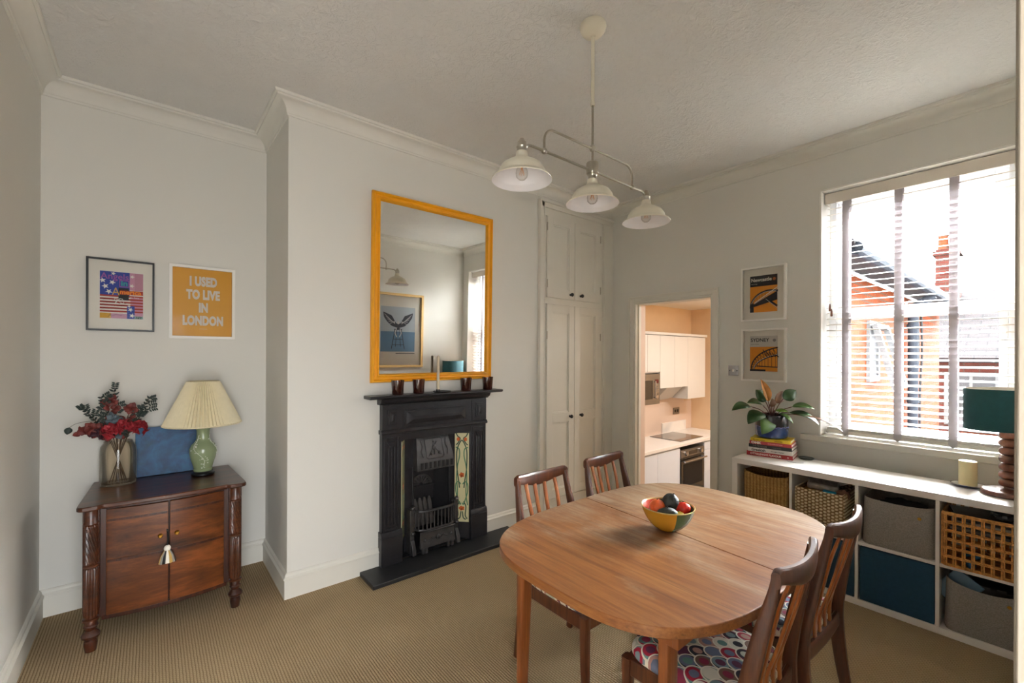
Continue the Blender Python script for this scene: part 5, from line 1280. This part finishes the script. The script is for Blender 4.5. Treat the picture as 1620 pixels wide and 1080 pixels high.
flatbox('orange_folder', 'orange card edge lying inside the chequer-woven basket', 'folder', (3.42, .93, .632), (.15, .19, .018), plain('orange_card', '#b07a2c', .6), (R(2), R(-3), 0), .004)
flatbox('blue_card', 'small bright blue card in the chequer-woven basket', 'card', (3.36, .875, .648), (.04, .07, .006), plain('bright_blue_card', '#1f8fb5', .4), (R(4), R(-12), 0), .002)
flatbox('white_roll_of_paper', 'grey paper roll sticking up at right of the chequer-woven basket', 'paper', (3.52, .855, .680), (.06, .20, .02), plain('grey_paper', '#8f8880', .7), (R(-24), 0, R(12)), .008)
bag('brown_pouch', 'brown rounded pouch at the right corner of the chequer-woven basket', 'pouch', (3.40, .812, .640), (1, .9, .7), plain('brown_suede', '#6d4a38', .8), 3, .042)
# felt baskets with a folded front and brass stud
def felt_basket(label, y0, y1, z0, z1, sag, group=None):
    t_ = thing('felt_basket', label, 'basket', (3.53, (y0 + y1) / 2, z0)); o_ = (-3.53, -(y0 + y1) / 2, -z0)
    m_ = MB(); open_box(m_, SX0 + .012, SX1 - .03, y0, y1, z0, z1, .006, -.008, .05, sag); o = obj('basket_body', m_, 'felt', t_, smooth=60); o.location = o_
    # diagonal wrap-over flap on the front
    x = SX0 + .006; m_ = MB(); ys_ = y1 - .05; ye = y0 + .035
    m_.rings([[(x, ys_, z0 + .03), (x, (ys_ + ye) / 2, z0 + .055), (x, ye, z1 - .075), (x, ye, z1 - .03), (x, ys_ - .05, z1 - .07)], [(x + .005, ys_, z0 + .03), (x + .005, (ys_ + ye) / 2, z0 + .055), (x + .005, ye, z1 - .075), (x + .005, ye, z1 - .03), (x + .005, ys_ - .05, z1 - .07)]]) if False else None
    P_ = bez([(x + .001, y1 - .06, z0 + .028), (x - .001, (y0 + y1) / 2 + .02, z0 + .055), (x + .0005, y0 + .07, z0 + .115), (x + .003, y0 + .012, z0 + .150)], 6)
    rs = []
    for p in P_: rs.append([(p.x + .004, p.y, p.z), (p.x, p.y, p.z - .001), (p.x, p.y, p.z - .006), (p.x + .004, p.y, p.z - .03)])
    m_.rings(rs); o = obj('front_flap', m_, 'felt', t_, smooth=60); o.location = o_
    m_ = MB(); m_.xf = Matrix.Translation((x + .003, y0 + .062, z0 + .215)) @ Matrix.Rotation(R(-90), 4, 'Y'); m_.lathe([(.0085, 0), (.0085, .003), (.006, .0055), (.001, .006)], (0, 0, 0), 18); o = obj('brass_stud', m_, 'brass', t_); o.location = o_
felt_basket('grey felt basket with brass stud in the third upper cube', c3[0] + .004, c3[1] - .018, ZU, .672, .012)
felt_basket('grey felt basket holding a blue folder in the bottom right cube', c4[0] + .004, c4[1] - .020, ZL, .318, .030)
bag('dark_scarf', 'dark folded cloth inside the upper grey felt basket', 'cloth', (3.54, .54, .610), (1.6, 2.0, .7), plain('charcoal_cloth', '#2b2a2c', .9), 8, .055)
flatbox('blue_folder', 'pale blue folder standing in the lower grey felt basket', 'folder', (3.43, .300, .250), (.012, .13, .17), plain('pale_blue_plastic', '#5f8099', .4), (R(35), R(10), 0), .004)
bag('black_bag', 'black fabric bag stuffed in the lower grey felt basket', 'bag', (3.53, .18, .270), (1.8, 1.9, .8), plain('black_nylon', '#101014', .5), 10, .055)
# teal boxes in the lower row
def teal_box(y0, y1, label):
    t_ = thing('storage_box', label, 'box', (3.53, (y0 + y1) / 2, ZL), 0, 'dark teal storage boxes'); w2 = (y1 - y0) / 2
    m_ = MB(); m_.box(-.188, .185, -w2, w2, .001, .322); m_.box(-.189, -.188, -w2 + .004, w2 - .004, .275, .28); obj('box_body', m_, 'tealbox', t_, bevel=.006)
    return t_
teal_box(c3[0] + .004, c3[1] - .008, 'dark teal fabric box below the upper grey felt basket')
teal_box(c2[0] + .004, c2[1] - .008, 'dark teal fabric box behind the near right chair, under the chequer-woven basket')
teal_box(c1[0] + .004, c1[1] - .008, 'dark teal fabric box in the lower left cube behind the table')
# open rattan basket
rb = thing('rattan_basket', 'open lattice rattan basket of magazines in the upper right cube', 'basket', (3.52, .2, ZU))
X0, X1, Y0, Y1, ZA, ZB = SX0 - .012, SX1 - .04, c4[0] + .006, c4[1] - .012, ZU + .006, .672
def rbp(n, m_, mat='rattan'): o = obj(n, m_, mat, rb); o.location = (-3.52, -.2, -ZU)
def loopz(z, fl=0): return [(X0 - fl, Y0 - fl, z), (X1 + fl, Y0 - fl, z), (X1 + fl, Y1 + fl, z), (X0 - fl, Y1 + fl, z)]
def rloop(m_, z, r_):
    r0 = .02; pts = []
    for cx, cy, a0 in ((X1 - r0, Y1 - r0, 0), (X0 + r0, Y1 - r0, PI / 2), (X0 + r0, Y0 + r0, PI), (X1 - r0, Y0 + r0, 1.5 * PI)):
        for k in range(5): a = a0 + PI / 2 * k / 4; pts.append((cx + r0 * math.cos(a), cy + r0 * math.sin(a), z))
    m_.tube(pts, r_, 8, 0, False, True)
m_ = MB(); nz = 7
for k in range(nz): z = ZA + (ZB - ZA) * k / (nz - 1); rloop(m_, z, .0048 if k < nz - 1 else .007); rloop(m_, z + .008, .0042)
for face in ('f', 'b', 'l', 'r'):
    n_ = 8 if face in 'fb' else 9
    for k in range(n_ + 1):
        u = k / n_
        for o_ in (-.004, .004):
            if face == 'f': p = (X0 - .002, Y0 + .012 + (Y1 - Y0 - .024) * u + o_)
            elif face == 'b': p = (X1 + .002, Y0 + .012 + (Y1 - Y0 - .024) * u + o_)
            elif face == 'l': p = (X0 + .012 + (X1 - X0 - .024) * u + o_, Y1 + .002)
            else: p = (X0 + .012 + (X1 - X0 - .024) * u + o_, Y0 - .002)
            m_.tube([(p[0] + .001 * math.sin(z_ * 90), p[1], z_) for z_ in [ZA + (ZB - ZA) * q / 6 for q in range(7)]], .0036, 6)
rbp('lattice', m_)
for yy in [Y0 + .012 + (Y1 - Y0 - .024) * k / 8 for k in range(9)]:
    for k in range(1, nz): m_ = MB(); z = ZA + (ZB - ZA) * k / (nz - 1) + .003; m_.ball((X0 - .003, yy, z), .0082, 0, 8, 6, (.9, 1, 1.1)); rbp('knot', m_)
m_ = MB(); m_.box(X0 + .006, X1 - .006, Y0 + .006, Y1 - .006, ZU + .001, ZU + .006); rbp('base', m_)
cols = ['#5b5c60', '#8a867f', '#2c3a44', '#a09789', '#3d3a3c']
mags = ['grey magazine lowest in the rattan basket pile', 'cream magazine second from the bottom in the rattan basket', 'dark blue magazine in the middle of the rattan basket pile', 'beige magazine second from the top in the rattan basket', 'charcoal magazine on top of the rattan basket pile']
for k in range(5):
    flatbox('magazine', mags[k], 'magazine', (3.49, .215, .575 + k * .020), (.24, .22, .014), plain('magazine_cover_%s' % 'abcde'[k], cols[k], .35, var=.5, vscale=30), (R(2 * (k % 2) - 1), R(-2), R(-6 + 5 * k)), .002)
bag('grey_plastic_bag', 'crumpled grey plastic bag on top of the rattan basket', 'bag', (3.50, .12, .685), (1.8, 1.1, .42), plain('grey_sheen_plastic', '#55585b', .2, var=.5, vscale=40), 12, .055)
blu = plain('bright_blue_ball', '#1f5a86', .4)
for (y_, z_, lb) in ((.262, .475, 'left blue ball of wool seen through the rattan lattice'), (.225, .470, 'right blue ball of wool seen through the rattan lattice'), (.245, .435, 'lower dark blue ball of wool inside the rattan lattice')):
    m_ = MB(); m_.ball((0, 0, 0), .020, 0, 16, 10, (1, 1, 1), .05); tag(obj('wool_ball', m_, blu, loc=(3.365, y_, z_ - .02 if z_ < .45 else z_), smooth=50), lb, 'wool')

# ------------------------------------------------------------------ books and plant
def book(label, cx, cy, z, dx, dy, h, mat, words, rot=0, page='#e6e1d6'):
    t_ = thing('book', label, 'book', (cx, cy, z), R(rot), 'cookery books stacked under the plant'); a, b_ = dx / 2, dy / 2
    m_ = MB(); m_.box(-a, a, -b_, b_, 0, .0025); m_.box(-a, a, -b_, b_, h - .0025, h); m_.box(-a - .001, -a + .003, -b_, b_, 0, h)
    # lettering on the spine, read from left (+y) to right (-y)
    mats = [mat]
    for wtxt, size, y_, colr, bold, xs in words:
        mats.append(colr); put_text(m_, wtxt, size, ((-a - .0012, y_, h * .5 - size * .34), (0, -1, 0), (0, 0, 1), (-1, 0, 0)), len(mats) - 1, bold, xs, 'LEFT', lift=.0006)
    obj('cover', m_, mats, t_, bevel=.0008)
    m_ = MB(); m_.box(-a + .004, a - .005, -b_ + .005, b_ - .005, .0026, h - .0026); obj('pages', m_, plain('book_pages', page, .8, var=.04, vscale=200), t_)
wht, blk = flat('spine_white', '#efeae2'), flat('spine_black', '#1a1a1a')
bx, by, bz = 3.655, 1.315, .7695
book('thick dark red book with white lettering, lowest in the stack under the plant', bx, by, bz, .230, .300, .030, plain('red_cloth', '#9e1f24', .5), [('OTTOLENGHI FLAVOUR', .0185, .125, wht, .0006, 1.0), ('III', .014, -.115, wht, 0, 1)], 9)
book('white book with black lettering, second from the bottom under the plant', bx + .002, by - .002, bz + .030, .225, .290, .030, plain('white_jacket', '#e2dfd9', .4), [('Greekish', .027, .120, blk, .0008, .95), ('Georgina Hayden', .012, -.008, blk, .0002, 1.0)], 9)
book('black book with faint lettering, middle of the stack under the plant', bx + .002, by - .004, bz + .060, .215, .282, .025, plain('black_jacket', '#1c1c1e', .45), [('THE PIE ROOM', .016, .115, flat('spine_grey', '#77736b'), .0003, .9), ('Calum Franklin', .009, -.020, flat('spine_grey_two', '#8a857c'), 0, 1)], 8)
book('red and pink book, second from the top under the plant', bx + .004, by - .003, bz + .085, .212, .275, .024, plain('red_pink_jacket', '#b03a3c', .45), [('OMK', .023, .125, wht, .0012, 1.25), ('ONE MORE KITCHEN', .010, .015, flat('spine_pink', '#e6a6a2'), .0004, 1.0)], 9)
book('yellow book directly under the plant pot', bx + .004, by, bz + .109, .200, .262, .022, plain('yellow_jacket', '#dcbc1f', .4), [('the green roasting', .011, .115, blk, .0002, 1), ('Rukmini Iyer', .010, -.03, blk, .0002, 1)], 10)
pz = bz + .1315; PX, PY = 3.665, 1.325
pp_ = thing('potted_plant', 'broad-leaved green plant in a two-tone blue glazed pot on the books', 'plant', (PX, PY, pz))
m_ = MB(); m_.lathe([(.001, 0), (.088, 0), (.104, .008), (.110, .03), (.111, .09), (.110, .150), (.108, .172), (.105, .176), (.101, .174), (.101, .150), (.001, .150)], (0, 0, 0), 56, cap0=False, cap1=False, mf=lambda i, a: 0 if i < 4 else (1 if i < 10 else 2))
obj('pot', m_, [plain('mottled_blue_glaze', '#1d3562', .2, var=.35, vscale=35, coat=.4), plain('black_blue_glaze', '#14121c', .22, var=.2, coat=.25), plain('potting_soil', '#2a1f18', .9)], pp_)
m_ = MB(); m_.tube([(.1105 * math.cos(2 * PI * k / 60), .1105 * math.sin(2 * PI * k / 60), .088 + .004 * math.sin(k * 1.9)) for k in range(60)], .0022, 6, 0, False, True); obj('glaze_line', m_, plain('violet_glaze_line', '#5a5590', .3), pp_)
Lt = Vector((.772, -.636, 0)); Fd = Vector((.636, .772, 0))
gl1 = plain('glossy_dark_green_leaf', '#2c4a22', .3, var=.2, vscale=20); gl2 = plain('mid_green_leaf', '#4a6a30', .35, var=.2, vscale=20); gl3 = plain('bronze_leaf', '#6e4a30', .35, var=.2, vscale=20); gl4 = plain('orange_new_leaf', '#b5762c', .4, var=.35, vscale=18); gl5 = plain('lime_leaf', '#6a9428', .35)
def pleaf(lat, h, dep, wd, mat, droop=.08, blo=.35, fold=.25, up=None):
    tip = Lt * lat + Fd * dep + Vector((0, 0, h - pz)); base = Vector((0, 0, .16)) + Lt * (lat * .05)
    st_ = base.lerp(tip, blo) + Vector((0, 0, .035 + .05 * abs(lat)))
    m_ = MB(); m_.tube(bez([Vector((0, 0, .145)), base.lerp(st_, .5) + Vector((0, 0, .012)), st_], 5), .003, 6); sm = obj('stalk', m_, plain('red_stalk', '#5c2a26', .5), pp_)
    m_ = MB(); leaf(m_, st_, tip, wd, up or (-Fd * .5 + Vector((0, 0, 1))), droop, fold, 0, 14, .8); obj('leaf', m_, mat, pp_, solid=.0012, smooth=60)
pleaf(-.087, 1.345, .0, .060, gl4, .06, .25, .7, -Fd)
pleaf(-.335, 1.110, -.06, .090, gl1, .14, .50)
pleaf(-.235, 1.015, -.10, .115, gl1, .12, .35)
pleaf(-.150, .945, -.13, .120, gl2, .12, .30, .2, -Fd + Vector((0, 0, .3)))
pleaf(-.112, 1.262, .02, .085, gl1, .05, .35, .2, -Fd)
pleaf(-.210, 1.165, -.04, .095, gl1, .14, .30)
pleaf(.172, 1.262, -.02, .095, gl1, .05, .45, .15, -Fd + Vector((0, 0, .2)))
pleaf(.095, 1.255, .02, .070, gl3, .05, .30, .3, -Fd)
pleaf(.262, 1.125, -.10, .075, gl2, .12, .45)
pleaf(.265, 1.018, -.14, .085, gl1, .14, .35)
pleaf(.365, .985, -.24, .030, gl3, .10, .45)
pleaf(.075, 1.105, -.08, .060, gl5, .05, .20, .1)
pleaf(.055, 1.03, -.17, .045, gl2, .12, .30)
pleaf(-.01, 1.20, -.02, .05, gl3, .04, .25, .5, -Fd)
b = MB(); b.lathe([(.001, 0), (.040, 0), (.048, .006), (.050, .012), (.046, .012), (.040, .005), (.001, .004)], (0, 0, 0), 36, cap0=False, cap1=False)
tag(obj('small_dish', b, plain('grey_green_stone', '#4c5450', .4), loc=(3.70, 1.105, .7695)), 'small round grey dish beside the cookery books', 'dish')
b = MB(); b.tube(bez([(3.52, 1.17, .7705), (3.50, 1.13, .7715), (3.52, 1.09, .7705), (3.545, 1.075, .7705)], 5), .0012, 5)
tag(obj('thin_cable', b, plain('grey_cable', '#8a8580', .6)), 'thin grey cord lying on the shelf by the books', 'cord')

# ------------------------------------------------------------------ candle, saucer, lamp at the right end
b = MB(); b.lathe([(.001, 0), (.045, 0), (.052, .003), (.074, .011), (.077, .014), (.072, .013), (.050, .006), (.001, .005)], (0, 0, 0), 48, cap0=False, cap1=False, mf=lambda i, a: 1 if 2 <= i <= 4 else 0)
tag(obj('saucer', b, ['china', 'cobalt'], loc=(3.665, .278, .7695)), 'white saucer with a cobalt blue rim under the pillar candle', 'saucer')
pc = thing('pillar_candle', 'thick cream pillar candle on the blue-rimmed saucer', 'candle', (3.672, .282, .7755))
b = MB(); b.lathe([(.001, 0), (.0375, 0), (.039, .003), (.039, .136), (.037, .140), (.030, .139), (.015, .135), (.001, .134)], (0, 0, 0), 40, cap0=False, cap1=False); obj('wax', b, 'wax', pc)
b = MB(); b.tube([(0, 0, .133), (.001, 0, .142)], .001, 5); obj('wick', b, 'dark', pc)
LX, LY = 3.60, .122
ol = thing('table_lamp', 'teal oval-shaded lamp on a bobbin-turned wooden stem by the window', 'lamp', (LX, LY, .7695), R(-32))
b = MB(); b.lathe([(.112, 0), (.118, .004), (.118, .022), (.112, .028), (.060, .032), (.024, .034)], (0, 0, 0), 56, sx=1, sy=.84); obj('lamp_base', b, 'walnut', ol, smooth=40)
prof = [(.020, .030), (.016, .045)]
z = .045
for k in range(7):
    for q in range(1, 8): a = PI * q / 8; prof.append((.0135 + .0255 * math.sin(a) ** .75, z + .0425 * (1 - math.cos(a)) / 2))
    z += .0430; prof.append((.0125, z))
prof.append((.010, z + .008)); b = MB(); b.lathe(prof, (0, 0, 0), 32); obj('bobbin_stem', b, 'walnut', ol)
b = MB(); b.tube([(0, 0, z), (0, 0, z + .10)], .008, 10); b.ball((0, 0, z + .13), .028, 0, 14, 10); obj('fitting', b, 'nickel', ol)
b = MB(); zt0, zt1 = .358, .578
b.lathe([(.222, zt0), (.222, zt1), (.219, zt1), (.219, zt0)], (0, 0, 0), 72, 0, False, False, mf=lambda i, a: 0 if i != 2 else 1, sy=.64); b.f += []; 
n0 = len(b.v); seg = 72
for k in range(seg): b.f.append((n0 - seg + k, n0 - seg + (k + 1) % seg, (k + 1) % seg, k)); b.mi.append(0)
shd = obj('lamp_shade', b, ['teal', 'mount'], ol)
b = MB()
for k in range(3): a = 2 * PI * k / 3; b.tube([(0, 0, zt0 + .05), (.218 * math.cos(a), .139 * math.sin(a), zt0 + .04)], .0015, 6)
obj('shade_ring', b, 'nickel', shd)
# ------------------------------------------------------------------ outside the window
ex = thing('kitchen_extension', 'orange brick extension wall running away outside the window', 'building', (7.8, 1.25, -3))
def ep(n, mb, m, par=None, **k):
    o = obj(n, mb, m, par or ex, **k)
    if par is None: o.location = (-7.8, -1.25, 3)
    return o
b = MB(); b.box(4.16, 10.9, 1.2, 1.295, -3, 2.32); ep('brick_wall', b, 'brick', smooth=0)
b = MB(); b.box(4.16, 11.1, 1.0, 1.2, 2.36, 2.40); b.box(4.16, 11.1, .98, 1.0, 2.36, 2.52); ep('eaves_board', b, 'timber', smooth=0)
b = MB(); b.rings([[(4.16, .93, 2.42), (4.16, 2.6, 3.3), (4.16, 2.6, 3.24), (4.16, .93, 2.36)], [(11.2, .93, 2.42), (11.2, 2.6, 3.3), (11.2, 2.6, 3.24), (11.2, .93, 2.36)]])
ep('roof', b, 'slates', smooth=0)
b = MB(); b.tube([(4.2, .93, 2.36), (11.1, .93, 2.36)], .05, 10); ep('gutter', b, 'pipe')
b = MB(); b.tube([(7.95, .93, 2.33), (7.95, 1.1, 2.2), (7.95, 1.13, 2.1), (7.95, 1.13, -3)], .055, 12)
for zz in (1.9, .9, -.2): b.lathe([(.065, 0), (.065, .06)], (7.95, 1.13, zz), 12)
ep('drainpipe', b, 'pipe')
for cx in (8.6, 8.9):
    b = MB(); b.tube(bez([(cx, 1.18, 2.3), (cx + .05, 1.17, 1.6), (cx - .05, 1.18, .9), (cx, 1.18, -.5)], 5), .014, 6); ep('cable', b, 'dark')
# open white casement on the extension
cw = MB(); rim(cw, 1.17, 1.1995, 5.85, 6.30, 1.25, 1.90, .06, .06, .06, .06); cw.v = [(b_, a_, c_) for a_, b_, c_ in cw.v]
ep('window_surround', cw, 'extwhite', smooth=0)
cw = MB(); cw.box(5.91, 6.24, 1.185, 1.19, 1.31, 1.84, 0); ep('window_pane', cw, 'timber', smooth=0)
b = MB(); b.xf = Matrix.Translation((6.15, 1.14, 1.86)) @ Matrix.Rotation(R(-14), 4, 'X')
rim(b, -.025, .025, -.42, .42, -.72, 0, .06, .06, .06, .06)
b.v = []; b.f = []; b.mi = []
for a_ in ((-.27, -.22, -.70, 0), (.22, .27, -.70, 0), (-.22, .22, -.05, 0), (-.22, .22, -.70, -.64)): b.box(a_[0], a_[1], -.025, .025, a_[2], a_[3])
ep('open_casement', b, 'extwhite', smooth=0)
hs = thing('brick_house', 'far brick house with slate roof and chimney outside window', 'building', (15, 0, -3))
def hp(n, mb, m, **k): o = obj(n, mb, m, hs, **k); o.location = (-15, 0, 3); return o
b = MB(); b.box(13, 20, -9, 2.5, -3, 1.55); hp('brick_wall', b, 'brick2', smooth=0)
b = MB(); b.rings([[(12.7, -9, 1.5), (17, -9, 3.6), (17, -9, 3.5), (12.7, -9, 1.4)], [(12.7, 2.8, 1.5), (17, 2.8, 3.6), (17, 2.8, 3.5), (12.7, 2.8, 1.4)]]); hp('roof', b, 'slates', smooth=0)
b = MB(); b.box(15.2, 16, 1.35, 1.75, 2.4, 4.2); b.box(15.15, 16.05, 1.3, 1.8, 4.05, 4.15); hp('chimney', b, 'brick2', smooth=0)
for cz in (1.45, 1.65):
    b = MB(); b.lathe([(.11, 0), (.09, .35), (.11, .4)], (15.6, cz, 4.2), 12); hp('chimney_pot', b, 'brick')
b = MB(); b.box(12.95, 13.0, .55, 1.35, .1, 1.2); hp('window', b, 'extwhite', smooth=0)
for q in ((.62, .93), (.98, 1.28)):
    b = MB(); b.box(12.94, 12.955, q[0], q[1], .2, .75); b.box(12.94, 12.955, q[0], q[1], .82, 1.12); hp('window_pane', b, 'timber', smooth=0)
b = MB(); b.tube([(12.95, .35, 1.45), (12.95, .35, -3)], .06, 10); hp('drainpipe', b, 'pipe')
lt = thing('lean_to_roof', 'low brick outhouse with sloping slate roof in the yard', 'building', (10, -1, -3))
def lp(n, mb, m, **k): o = obj(n, mb, m, lt, **k); o.location = (-10, 1, 3); return o
b = MB(); b.box(11.3, 12.6, -2, .95, -3, .3); lp('brick_wall', b, 'brick', smooth=0)
b = MB(); b.rings([[(11.1, -2, .25), (12.6, -2, .75), (12.6, -2, .7), (11.1, -2, .2)], [(11.1, 1.0, .25), (12.6, 1.0, .75), (12.6, 1.0, .7), (11.1, 1.0, .2)]]); lp('roof', b, 'slates', smooth=0)
b = MB(); b.box(4.2, 30, -12, 12, -3.1, -3); o = struct('ground_yard', b, plain('yard_paving', '#262422', .9), smooth=0)
